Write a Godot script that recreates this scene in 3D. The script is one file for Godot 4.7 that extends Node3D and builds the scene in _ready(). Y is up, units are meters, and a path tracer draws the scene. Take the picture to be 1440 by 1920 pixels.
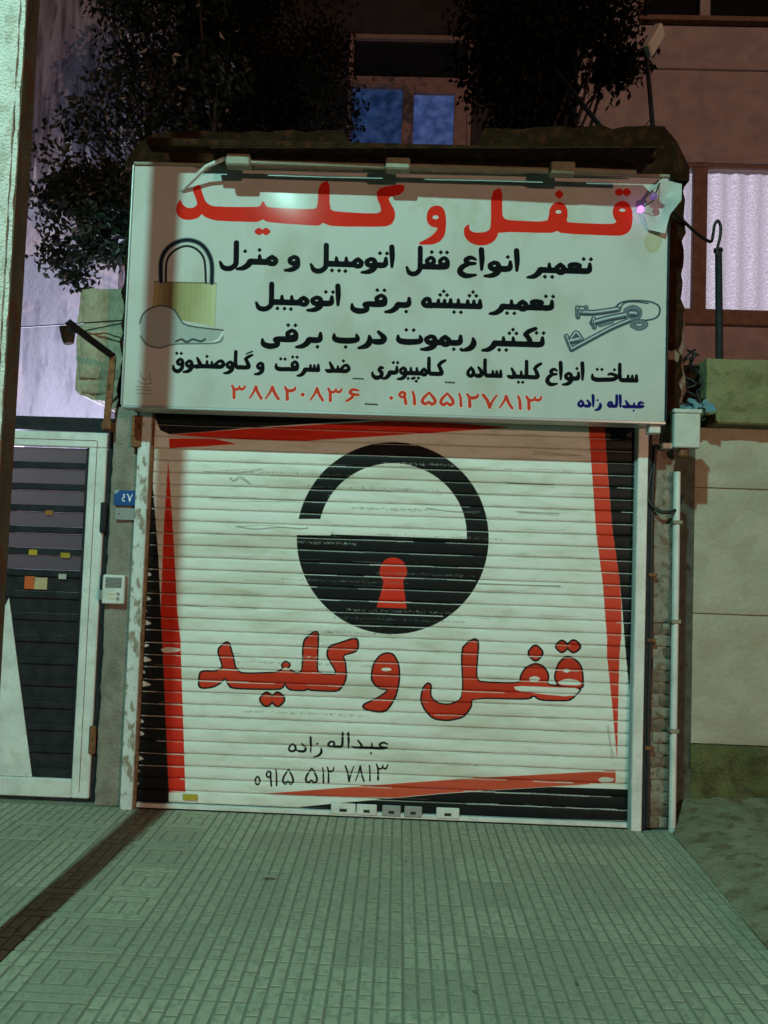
extends Node3D

const TITLE := [[[-1.152,3.485],[-1.109,3.512],[-1.089,3.452],[-1.071,3.411],[-1.042,3.389],[-0.997,3.384],[-0.783,3.387],[-0.764,3.398],[-0.752,3.427],[-0.735,3.397],[-0.719,3.386],[-0.469,3.383],[-0.448,3.397],[-0.447,3.525],[-0.387,3.555],[-0.382,3.39],[-0.352,3.373],[-0.129,3.367],[-0.096,3.379],[-0.099,3.41],[-0.121,3.454],[-0.124,3.488],[-0.103,3.517],[0.031,3.543],[0.022,3.484],[-0.059,3.462],[-0.051,3.437],[-0.019,3.386],[-0.018,3.344],[-0.035,3.31],[-0.073,3.295],[-0.36,3.29],[-0.394,3.3],[-0.416,3.31],[-0.432,3.294],[-0.46,3.291],[-0.704,3.303],[-0.732,3.309],[-0.75,3.32],[-0.766,3.308],[-0.788,3.303],[-0.994,3.304],[-1.038,3.312],[-1.072,3.325],[-1.09,3.342],[-1.106,3.319],[-1.15,3.305],[-1.194,3.308],[-1.223,3.328],[-1.235,3.358],[-1.23,3.392],[-1.213,3.423],[-1.198,3.389],[-1.169,3.372],[-1.136,3.375],[-1.118,3.392],[-1.119,3.41]],[[-0.797,3.25],[-0.768,3.276],[-0.737,3.251],[-0.765,3.225]],[[-0.758,3.251],[-0.729,3.277],[-0.698,3.252],[-0.727,3.226]],[[0.208,3.423],[0.236,3.417],[0.255,3.393],[0.263,3.352],[0.264,3.296],[0.257,3.251],[0.234,3.22],[0.196,3.202],[0.119,3.199],[0.119,3.211],[0.178,3.243],[0.21,3.275],[0.22,3.298],[0.187,3.301],[0.165,3.319],[0.155,3.349],[0.16,3.386],[0.178,3.414]],[[0.506,3.507],[0.567,3.536],[0.57,3.376],[0.587,3.354],[0.625,3.349],[0.817,3.347],[0.827,3.383],[0.829,3.417],[0.847,3.449],[0.88,3.463],[0.91,3.45],[0.928,3.419],[0.929,3.38],[0.923,3.352],[0.943,3.346],[1.172,3.342],[1.199,3.357],[1.182,3.376],[1.173,3.409],[1.181,3.446],[1.202,3.469],[1.232,3.477],[1.262,3.462],[1.279,3.428],[1.284,3.378],[1.279,3.328],[1.26,3.296],[1.227,3.281],[1.195,3.278],[0.9,3.284],[0.873,3.299],[0.851,3.288],[0.824,3.285],[0.552,3.284],[0.546,3.253],[0.524,3.224],[0.487,3.206],[0.437,3.204],[0.393,3.221],[0.367,3.253],[0.361,3.293],[0.379,3.318],[0.393,3.318],[0.391,3.293],[0.413,3.277],[0.452,3.275],[0.495,3.285],[0.511,3.308]],[[0.851,3.502],[0.879,3.532],[0.908,3.503],[0.881,3.473]],[[1.178,3.522],[1.207,3.55],[1.237,3.524],[1.208,3.496]],[[1.219,3.523],[1.248,3.551],[1.278,3.525],[1.249,3.497]]]
const TITLEHOLES := [[[0.222,3.356],[0.221,3.353],[0.219,3.35],[0.215,3.347],[0.211,3.345],[0.206,3.345],[0.201,3.345],[0.196,3.346],[0.192,3.349],[0.19,3.352],[0.189,3.355],[0.19,3.359],[0.192,3.362],[0.195,3.365],[0.2,3.366],[0.205,3.367],[0.21,3.367],[0.215,3.365],[0.218,3.363],[0.221,3.36]],[[0.895,3.405],[0.895,3.402],[0.892,3.399],[0.889,3.397],[0.884,3.395],[0.879,3.395],[0.874,3.395],[0.869,3.396],[0.866,3.398],[0.863,3.401],[0.862,3.404],[0.863,3.407],[0.865,3.41],[0.869,3.413],[0.874,3.414],[0.879,3.415],[0.884,3.414],[0.888,3.413],[0.892,3.411],[0.894,3.408]],[[1.244,3.423],[1.243,3.42],[1.241,3.418],[1.237,3.416],[1.232,3.414],[1.227,3.414],[1.222,3.414],[1.217,3.415],[1.213,3.417],[1.21,3.419],[1.209,3.422],[1.21,3.425],[1.213,3.428],[1.216,3.43],[1.221,3.431],[1.227,3.432],[1.232,3.431],[1.237,3.43],[1.241,3.428],[1.243,3.426]]]
const BLACK := [["bi.t em mm bm.y rf",0.726,1.069,3.065,0.152],["a bi.n wf a e",0.338,0.682,3.065,0.152],["fi.q fm.f lf",0.045,0.288,3.066,0.152],["a bi.t wf mi bm.b bm.y lf",-0.484,-0.004,3.067,0.152],["w",-0.61,-0.534,3.067,0.152],["mi bm.n rf.z l",-0.989,-0.658,3.068,0.152],["bi.t em mm bm.y rf",0.525,0.868,2.856,0.146],["si.s bm.y si.s hf",0.14,0.475,2.853,0.146],["bi.b rf fi.q yf",-0.246,0.088,2.85,0.146],["a bi.t wf mi bm.b bm.y lf",-0.778,-0.293,2.846,0.146],["bi.t km bm.s bm.y rf",0.49,0.821,2.652,0.146],["r bi.y mm wf b.t",0.01,0.444,2.648,0.146],["d r b.b",-0.341,-0.04,2.645,0.146],["bi.b rf fi.q yf",-0.731,-0.391,2.641,0.146],["si af hi.k bf.t",1.076,1.329,2.472,0.125],["a bi.n wf a e",0.834,1.044,2.473,0.125],["ki lm bm.y df",0.625,0.799,2.474,0.125],["si af d h",0.399,0.594,2.475,0.125],["ki af mi bm.p bm.y wf bi.t rf y",-0.116,0.277,2.476,0.125],["oi.d df",-0.367,-0.235,2.477,0.125],["si rf fi.q bf.t",-0.648,-0.402,2.478,0.125],["w",-0.754,-0.707,2.479,0.125],["gi af w oi bm.n df w q.q",-1.216,-0.78,2.48,0.125]]
const BLUE := [["ei bm.b df a li hf",1.165,1.363,2.332,0.085],["r.z a d h",1.004,1.134,2.329,0.085]]
const REDNUM := [["3",-0.885,-0.8,2.319,0.1],["8",-0.785,-0.709,2.319,0.1],["8",-0.697,-0.615,2.32,0.1],["2",-0.595,-0.521,2.32,0.1],["0",-0.51,-0.469,2.32,0.1],["8",-0.451,-0.372,2.32,0.1],["3",-0.358,-0.27,2.32,0.1],["6",-0.256,-0.177,2.32,0.1],["0",-0.023,0.012,2.316,0.1],["9",0.027,0.085,2.315,0.1],["1",0.102,0.137,2.315,0.1],["5",0.155,0.245,2.314,0.1],["5",0.256,0.343,2.313,0.1],["1",0.358,0.387,2.312,0.1],["2",0.401,0.477,2.311,0.1],["7",0.488,0.575,2.31,0.1],["8",0.581,0.659,2.309,0.1],["1",0.676,0.711,2.309,0.1],["3",0.722,0.818,2.308,0.1]]
const DASH := [[[0.284,2.446],[0.339,2.445],[0.34,2.436],[0.284,2.437]],[[-0.22,2.451],[-0.158,2.45],[-0.158,2.442],[-0.219,2.443]],[[-0.148,2.313],[-0.078,2.312],[-0.077,2.303],[-0.147,2.304]]]
const LOCKBODY := [[-1.336,2.953],[-0.99,2.954],[-0.988,2.713],[-1.174,2.731],[-1.339,2.768]]
const SHACKLE := [[[-1.298,2.955],[-1.303,3.068],[-1.277,3.135],[-1.225,3.176],[-1.161,3.192],[-1.095,3.176],[-1.048,3.129],[-1.021,3.061],[-1.016,2.956]],[[-1.271,2.955],[-1.273,3.063],[-1.246,3.118],[-1.194,3.152],[-1.147,3.157],[-1.099,3.134],[-1.063,3.081],[-1.049,2.955]]]
const KEYDISC := [[-1.407,2.707],[-1.395,2.766],[-1.356,2.806],[-1.297,2.82],[-1.231,2.807],[-1.191,2.757],[-1.144,2.708],[-0.939,2.69],[-0.947,2.66],[-0.993,2.626],[-1.198,2.611],[-1.286,2.585],[-1.361,2.604],[-1.395,2.647]]
const KEYLINE := [[[-1.405,2.719],[-1.389,2.77],[-1.344,2.807],[-1.285,2.82],[-1.219,2.801],[-1.187,2.755],[-1.138,2.714],[-0.94,2.693]],[[-1.395,2.647],[-1.357,2.601],[-1.286,2.585],[-1.198,2.609],[-0.978,2.621],[-0.941,2.655]],[[-1.199,2.623],[-1.17,2.636],[-1.14,2.622],[-1.105,2.638],[-1.063,2.627],[-1.04,2.64]]]
const KEYS := [[[[1.198,2.87],[1.219,2.902],[1.278,2.92],[1.376,2.919],[1.432,2.897],[1.439,2.855],[1.412,2.825],[1.345,2.81]],0.007],[[[1.225,2.871],[1.246,2.905],[1.3,2.915],[1.376,2.908]],0.006],[[[1.008,2.848],[1.074,2.847],[1.149,2.858],[1.214,2.871]],0.026],[[[0.995,2.873],[0.998,2.822]],0.022],[[[1.013,2.865],[1.024,2.865]],0.03],[[[1.042,2.881],[1.05,2.849]],0.014],[[[1.08,2.792],[1.172,2.82],[1.258,2.839]],0.03],[[[1.083,2.814],[1.088,2.768]],0.022],[[[1.118,2.779],[1.183,2.801]],0.016],[[[0.968,2.643],[1.066,2.701],[1.184,2.768],[1.28,2.812]],0.024],[[[0.938,2.714],[0.953,2.675],[0.968,2.643]],0.022],[[[0.958,2.684],[0.989,2.734],[1.02,2.697]],0.022],[[[0.963,2.687],[1.006,2.699]],0.03],[[[1.257,2.866],[1.295,2.884],[1.331,2.865],[1.321,2.827],[1.282,2.817],[1.26,2.841],[1.257,2.866]],0.02],[[[1.292,2.784],[1.33,2.768],[1.365,2.787],[1.351,2.806],[1.307,2.805]],0.02],[[[1.279,2.85],[1.312,2.849]],0.03]]
const TINY := [[[-1.391,2.44],[-1.365,2.405],[-1.348,2.417]],[[-1.4,2.395],[-1.358,2.381],[-1.323,2.388]],[[-1.405,2.368],[-1.334,2.362]],[[-1.407,2.35],[-1.315,2.347]],[[-1.403,2.33],[-1.32,2.327]],[[-1.338,2.441],[-1.327,2.394]]]
const SBLACK := [[[-1.42,2.312],[0.814,2.351],[-0.047,2.274],[-0.811,2.203],[-1.069,2.17],[-1.296,2.147],[-1.35,2.17]],[[-1.387,1.907],[-1.358,1.69],[-1.327,1.444],[-1.296,1.117],[-1.265,0.804],[-1.2,0.094],[-1.198,-0.007],[-1.44,-0.017],[-1.43,0.646],[-1.424,1.256],[-1.406,1.72]],[[1.226,2.301],[1.474,2.309],[1.47,1.664],[1.448,0.604],[1.412,0.602],[1.4,0.763],[1.374,0.99],[1.348,1.252],[1.33,1.406],[1.285,1.679],[1.247,2.058]],[[-0.454,0.042],[-0.213,0.075],[0.088,0.114],[0.35,0.149],[0.965,0.213],[1.437,0.217],[1.441,0.043],[0.522,0.028],[-0.271,0.025]]]
const SRED := [[[-1.296,2.144],[-0.811,2.197],[-0.047,2.264],[0.355,2.265],[0.694,2.25],[-0.044,2.177],[-0.538,2.131],[-0.808,2.131],[-1.098,2.138]],[[-1.295,2.122],[-1.292,2.066],[-1.096,2.082],[-0.9,2.103],[-1.036,2.13]],[[-1.295,1.997],[-1.246,1.571],[-1.2,1.12],[-1.174,0.959],[-1.105,0.098],[-1.2,0.094],[-1.265,0.804],[-1.296,1.117],[-1.302,1.569]],[[1.134,2.298],[1.226,2.301],[1.247,2.058],[1.285,1.679],[1.33,1.406],[1.345,1.255],[1.348,1.089],[1.339,0.965],[1.338,0.599],[1.338,0.382],[1.302,0.703],[1.269,0.962],[1.268,1.05],[1.237,1.369],[1.194,1.651],[1.159,2.03]],[[-0.667,0.107],[0.086,0.195],[0.504,0.241],[1.331,0.319],[1.332,0.251],[0.965,0.215],[0.35,0.152],[0.088,0.117],[-0.335,0.106]]]
const LOCKC := [0.026,1.59]
const KEYHOLE := [[[0.117,1.4],[0.114,1.375],[0.103,1.353],[0.086,1.334],[0.064,1.322],[0.04,1.318],[0.015,1.321],[-0.007,1.331],[-0.026,1.348],[-0.038,1.37],[-0.042,1.394],[-0.039,1.419],[-0.029,1.441],[-0.012,1.46],[0.01,1.472],[0.034,1.476],[0.059,1.473],[0.082,1.463],[0.1,1.446],[0.112,1.424]],[[-0.015,1.352],[0.095,1.356],[0.103,1.295],[0.122,1.186],[-0.052,1.186],[-0.025,1.291]]]
const LOCKGAPTOP := [[-0.581,1.677],[-0.335,1.685],[-0.331,1.59],[-0.578,1.584]]
const STEXT := [[[-0.956,0.91],[-0.911,0.954],[-0.893,0.948],[-0.868,0.873],[-0.853,0.814],[-0.83,0.786],[-0.792,0.779],[-0.605,0.792],[-0.58,0.812],[-0.533,0.809],[-0.507,0.792],[-0.477,0.795],[-0.46,0.816],[-0.463,0.972],[-0.431,1.011],[-0.398,1.034],[-0.383,1.022],[-0.384,0.832],[-0.371,0.795],[-0.278,0.791],[-0.267,0.803],[-0.275,0.828],[-0.324,0.901],[-0.314,0.952],[-0.246,0.976],[-0.158,1.009],[-0.152,0.937],[-0.24,0.909],[-0.221,0.863],[-0.214,0.78],[-0.233,0.733],[-0.262,0.704],[-0.414,0.705],[-0.432,0.714],[-0.444,0.702],[-0.525,0.702],[-0.546,0.715],[-0.562,0.741],[-0.576,0.711],[-0.61,0.702],[-0.856,0.698],[-0.883,0.716],[-0.906,0.76],[-0.934,0.723],[-0.984,0.698],[-1.053,0.693],[-1.052,0.773],[-1.031,0.784],[-0.963,0.785],[-0.929,0.803],[-0.92,0.82]],[[-0.584,0.837],[-0.561,0.858],[-0.536,0.839],[-0.559,0.818]],[[-0.705,0.638],[-0.664,0.683],[-0.62,0.642],[-0.661,0.596]],[[-0.641,0.641],[-0.601,0.686],[-0.556,0.644],[-0.597,0.599]],[[0.014,0.927],[0.053,0.92],[0.084,0.866],[0.091,0.774],[0.069,0.673],[0.013,0.592],[-0.097,0.608],[-0.107,0.629],[-0.023,0.67],[0.042,0.722],[-0.026,0.732],[-0.065,0.777],[-0.056,0.861],[-0.023,0.909]],[[0.445,0.967],[0.481,1.005],[0.517,1.025],[0.536,1.007],[0.526,0.829],[0.54,0.787],[0.593,0.781],[0.782,0.784],[0.786,0.828],[0.811,0.871],[0.863,0.899],[0.911,0.883],[0.938,0.839],[0.931,0.783],[0.981,0.778],[1.055,0.773],[1.128,0.773],[1.077,0.714],[1.046,0.702],[0.899,0.699],[0.859,0.724],[0.826,0.702],[0.511,0.697],[0.502,0.64],[0.462,0.586],[0.378,0.564],[0.294,0.571],[0.245,0.619],[0.222,0.671],[0.231,0.734],[0.256,0.766],[0.273,0.754],[0.269,0.693],[0.313,0.651],[0.397,0.648],[0.464,0.696]],[[0.986,0.809],[0.978,0.835],[0.999,0.909],[1.045,0.947],[1.098,0.923],[1.126,0.883],[1.133,0.82],[1.134,0.777],[1.076,0.774],[1.002,0.782]],[[0.819,0.959],[0.862,1.008],[0.908,0.962],[0.865,0.913]],[[0.975,1.002],[1.012,1.039],[1.05,1.005],[1.014,0.968]],[[1.037,1.005],[1.078,1.044],[1.121,1.008],[1.08,0.969]]]
const STEXTHOLES := [[[0.893,0.813],[0.892,0.808],[0.888,0.803],[0.881,0.799],[0.872,0.797],[0.862,0.795],[0.853,0.796],[0.844,0.798],[0.837,0.801],[0.832,0.806],[0.831,0.811],[0.832,0.816],[0.836,0.821],[0.843,0.825],[0.852,0.828],[0.862,0.829],[0.871,0.828],[0.88,0.826],[0.887,0.823],[0.892,0.818]],[[1.061,0.868],[1.06,0.864],[1.057,0.861],[1.053,0.859],[1.048,0.857],[1.042,0.856],[1.037,0.857],[1.031,0.858],[1.027,0.86],[1.024,0.863],[1.023,0.866],[1.024,0.869],[1.027,0.872],[1.031,0.875],[1.036,0.877],[1.042,0.877],[1.048,0.877],[1.053,0.876],[1.057,0.874],[1.06,0.871]],[[0.047,0.837],[0.046,0.834],[0.041,0.831],[0.035,0.829],[0.027,0.827],[0.018,0.826],[0.009,0.826],[0.0,0.827],[-0.006,0.829],[-0.011,0.832],[-0.012,0.835],[-0.011,0.838],[-0.007,0.841],[-0.0,0.844],[0.008,0.845],[0.017,0.846],[0.026,0.846],[0.034,0.845],[0.041,0.843],[0.045,0.84]],[[0.74,0.772],[0.982,0.771],[1.128,0.772],[1.087,0.72],[0.867,0.732],[0.762,0.741]],[[0.991,0.799],[1.043,0.825],[1.117,0.814],[1.13,0.787],[1.013,0.786]],[[-0.59,0.807],[-0.564,0.827],[-0.529,0.814],[-0.542,0.807]]]
const SWRITE := [["ei bm.b df a li hf",-0.312,0.042,0.38,0.115],["r.z a d h",-0.536,-0.33,0.348,0.115],["o",-0.717,-0.674,0.146,0.13],["9",-0.656,-0.608,0.152,0.13],["1",-0.599,-0.577,0.156,0.13],["5",-0.559,-0.483,0.162,0.13],["5",-0.429,-0.347,0.174,0.13],["1",-0.332,-0.311,0.18,0.13],["2",-0.305,-0.256,0.184,0.13],["7",-0.202,-0.145,0.194,0.13],["8",-0.141,-0.084,0.199,0.13],["1",-0.066,-0.048,0.204,0.13],["3",-0.027,0.049,0.211,0.13]]
const SCUFF := [[[-0.879,1.62],[-0.764,1.615],[-0.641,1.628],[-0.517,1.62],[-0.462,1.625]],[[-1.045,1.778],[-0.864,1.778],[-0.694,1.781],[-0.524,1.78]],[[-1.089,1.938],[-0.903,1.938],[-0.748,1.959]],[[0.217,1.759],[0.37,1.755],[0.524,1.751]],[[0.738,1.761],[0.982,1.754]],[[-1.177,1.158],[-0.991,1.149],[-0.745,1.152]],[[0.821,2.103],[1.096,2.096]],[[0.672,1.928],[0.948,1.916]],[[-0.932,1.906],[-0.9,1.886],[-0.87,1.908],[-0.806,1.87]],[[0.536,1.341],[0.992,1.342]],[[1.287,0.57],[1.301,0.452],[1.315,0.381]],[[-0.332,1.608],[-0.306,1.594]]]
const CORBEL := [[-1.895,3.039],[-1.758,3.04],[-1.621,3.047],[-1.584,2.315],[-1.704,2.311],[-1.722,2.353],[-1.82,2.363],[-1.886,2.387],[-1.923,2.424],[-1.924,2.548],[-1.931,2.809],[-1.923,3.012]]
const BRACKET := [[-1.729,2.667,0.45],[-1.672,2.618,0.28],[-1.613,2.573,0.1],[-1.62,2.412,0.1],[-1.637,2.184,0.08]]
const CABLE := [[-2.696,2.812,-0.3],[-2.29,2.812,-0.2],[-1.879,2.802,-0.05],[-1.531,2.787,0.1]]
const CABLE2 := [[-1.893,2.762,-0.09],[-1.718,2.788,-0.05],[-1.548,2.782,0.05]]
const BULB := [[-2.061,2.796,-0.3]]
const HOOK := [[1.582,3.531,0.05],[1.755,3.483,-0.1],[1.932,3.5,-0.3],[1.967,3.562,-0.34],[1.98,3.628,-0.35],[2.0,3.656,-0.35],[2.017,3.618,-0.35],[2.014,3.55,-0.35],[1.996,3.464,-0.35],[2.003,3.43,-0.35]]
const IRONPOST := [[2.014,3.479,-0.37],[2.031,2.726,-0.37]]
const MAST := [[1.63,4.329,-0.5],[1.579,4.831,-0.5]]
const FLOOD := [[1.613,4.886,-0.5],[1.656,4.995,-0.5],[1.555,4.82,-0.5]]
const LED := [[1.305,3.398,0.32],[1.367,3.46,0.33],[1.43,3.565,0.3]]
const FLAP := [[1.339,3.482],[1.418,3.579],[1.534,3.558],[1.518,3.448],[1.473,3.387],[1.449,3.283],[1.362,3.31],[1.331,3.399]]
const DIAG := [[1.055,4.967,-0.9],[1.213,4.599,-0.7],[1.279,4.258,-0.4]]
const RCABLE := [[1.49,2.029,0.04],[1.468,1.875,0.04],[1.511,1.8,0.06],[1.568,1.783,0.07],[1.636,1.806,0.03],[1.7,1.889,-0.05]]
const BULGE := [[1.659,2.86,-0.05]]
const CROWN1 := [[-1.86,5.35,-1.89,0.48,430],[-2.06,5.67,-2.96,0.37,430],[-1.56,5.41,-1.74,0.29,430],[-2.14,6.38,-2.24,0.4,430],[-2.68,6.69,-2.61,0.47,430],[-1.78,6.27,-1.88,0.3,430],[-2.25,7.16,-3.0,0.46,430],[-2.14,5.98,-1.62,0.46,430],[-2.24,5.2,-2.25,0.42,430],[-2.24,5.12,-2.03,0.49,430],[-1.83,6.48,-2.49,0.3,430],[-2.56,6.94,-2.58,0.4,430],[-2.62,5.84,-2.53,0.34,430],[-1.9,6.21,-2.56,0.38,430],[-1.76,6.23,-1.63,0.27,430],[-2.06,5.82,-2.97,0.45,430],[-2.45,6.31,-2.99,0.28,430],[-2.5,5.47,-2.72,0.44,430],[-1.76,5.4,-2.52,0.35,430],[-2.24,5.87,-2.85,0.44,430],[-2.0,5.78,-2.95,0.48,430],[-2.42,6.15,-2.14,0.48,430],[-2.68,6.67,-2.26,0.19,220],[-2.63,6.43,-2.3,0.32,220],[-2.42,6.16,-2.02,0.27,220],[-2.69,6.59,-2.28,0.26,220],[-2.45,5.84,-2.27,0.23,220],[-2.48,4.61,-1.92,0.21,260],[-2.51,4.38,-1.56,0.25,260],[-2.78,4.4,-1.84,0.17,260],[-2.19,4.19,-1.33,0.25,260],[-2.41,4.22,-1.31,0.2,260],[-2.52,4.2,-1.31,0.2,260],[-2.87,4.42,-1.91,0.21,260],[-2.57,4.27,-1.45,0.24,260],[-3.0,4.34,-1.81,0.25,260],[-2.51,4.46,-1.81,0.16,260],[-2.28,4.34,-1.57,0.2,260],[-2.45,4.18,-1.48,0.15,260],[-2.44,4.36,-1.63,0.18,260],[-2.93,5.05,-1.98,0.2,62],[-2.76,5.21,-2.37,0.19,62],[-2.63,4.52,-1.6,0.23,62],[-3.14,4.84,-2.02,0.23,62],[-2.62,4.95,-1.97,0.27,62],[-2.71,4.97,-1.63,0.18,62],[-3.08,4.96,-2.34,0.26,62],[-2.71,5.23,-2.14,0.26,62],[-2.49,5.4,-1.97,0.23,62],[-2.92,5.39,-2.26,0.23,62],[-2.66,5.6,-2.19,0.26,62],[-2.72,5.14,-2.38,0.25,62],[-2.32,4.54,-1.77,0.16,62],[-2.48,5.24,-1.82,0.28,62],[-2.43,3.96,-1.6,0.21,85],[-2.71,3.76,-1.51,0.14,85],[-2.54,4.04,-1.72,0.16,85],[-2.71,3.9,-1.4,0.19,85],[-2.29,3.92,-1.5,0.15,85],[-2.3,3.66,-1.14,0.16,85],[-2.85,3.79,-1.69,0.18,85],[-2.46,3.62,-1.41,0.18,85],[-2.69,3.82,-1.62,0.2,85],[-2.56,3.98,-1.64,0.16,85],[-2.29,3.83,-1.3,0.19,85],[-2.54,3.56,-1.37,0.08,45],[-2.38,3.59,-1.14,0.1,45],[-2.52,3.53,-1.39,0.11,45],[-2.17,3.78,-0.93,0.18,200],[-2.13,3.79,-0.92,0.18,200],[-2.08,3.88,-1.16,0.15,200],[-2.22,3.78,-1.17,0.15,200],[-2.13,3.82,-1.02,0.17,200],[-2.02,3.67,-1.0,0.16,200],[-2.09,3.62,-1.08,0.15,200]]
const CROWN0 := [[-1.57,5.66,-2.84,0.35,560],[-1.81,7.45,-3.49,0.32,560],[-1.23,5.84,-3.37,0.29,560],[-0.83,6.49,-3.03,0.34,560],[-1.29,5.91,-2.96,0.38,560],[-2.11,6.08,-3.55,0.4,560],[-0.98,6.86,-2.58,0.51,560],[-1.33,6.27,-3.45,0.38,560],[-1.9,6.0,-3.19,0.39,560],[-0.7,5.45,-2.23,0.39,560],[-1.42,6.06,-2.93,0.35,560],[-1.6,7.2,-3.07,0.52,560],[-0.84,6.24,-2.9,0.36,560],[-1.84,6.55,-2.51,0.49,560],[-1.48,5.71,-2.52,0.45,560],[-1.23,6.11,-3.09,0.45,560],[-1.6,6.21,-2.52,0.45,560],[-1.59,5.54,-2.69,0.42,560],[-2.12,6.58,-3.25,0.44,560],[-1.4,5.77,-2.69,0.47,560],[-1.52,5.98,-2.57,0.48,560],[-1.46,5.54,-2.38,0.45,560],[-0.8,5.65,-2.87,0.41,560],[-1.65,5.49,-2.29,0.39,560],[-1.11,5.87,-2.58,0.32,560],[-1.03,6.16,-2.67,0.38,560],[-1.21,5.85,-2.71,0.45,560],[-2.06,7.1,-2.98,0.44,560],[-1.71,6.0,-2.72,0.29,560],[-1.61,7.39,-3.52,0.31,560],[-1.77,7.32,-3.33,0.29,560],[-1.44,6.55,-2.74,0.42,560],[-1.88,6.13,-3.6,0.38,560],[-1.83,6.97,-3.44,0.48,560]]
const CROWN2 := [[0.78,7.3,-2.88,0.3,380],[1.38,5.96,-1.98,0.29,380],[1.08,5.5,-2.21,0.4,380],[1.15,7.25,-2.95,0.33,380],[0.92,5.95,-1.79,0.33,380],[0.95,6.95,-2.94,0.37,380],[0.97,6.75,-3.15,0.53,380],[0.98,5.37,-2.1,0.46,380],[1.2,5.89,-3.01,0.46,380],[0.89,5.71,-2.03,0.34,380],[0.88,7.28,-2.83,0.31,380],[1.08,5.62,-2.62,0.37,380],[1.03,6.27,-2.03,0.47,380],[0.78,6.4,-2.12,0.53,380],[1.12,5.79,-1.64,0.3,380],[0.75,5.87,-2.54,0.31,380],[1.18,5.45,-2.37,0.38,380],[0.67,6.37,-1.76,0.42,380],[1.58,7.23,-2.81,0.31,380],[1.06,7.19,-2.79,0.4,380],[1.02,7.48,-3.14,0.54,380],[0.85,6.3,-2.56,0.43,380],[0.8,6.94,-3.03,0.43,380],[1.38,5.69,-1.83,0.35,380],[0.69,6.16,-2.42,0.44,380],[0.96,5.78,-2.04,0.52,380],[1.56,5.87,-1.77,0.21,230],[1.64,6.53,-2.51,0.29,230],[1.98,6.51,-2.47,0.19,230],[1.62,6.53,-2.17,0.26,230],[1.56,6.34,-1.9,0.18,230],[1.62,6.35,-2.23,0.19,230],[1.63,6.06,-1.85,0.26,230],[1.84,5.72,-1.84,0.26,230],[1.67,5.62,-1.94,0.32,230],[1.83,5.71,-2.04,0.24,200],[1.76,6.06,-2.16,0.16,200],[1.7,5.71,-2.03,0.15,200],[1.88,5.87,-2.18,0.15,200]]

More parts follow.
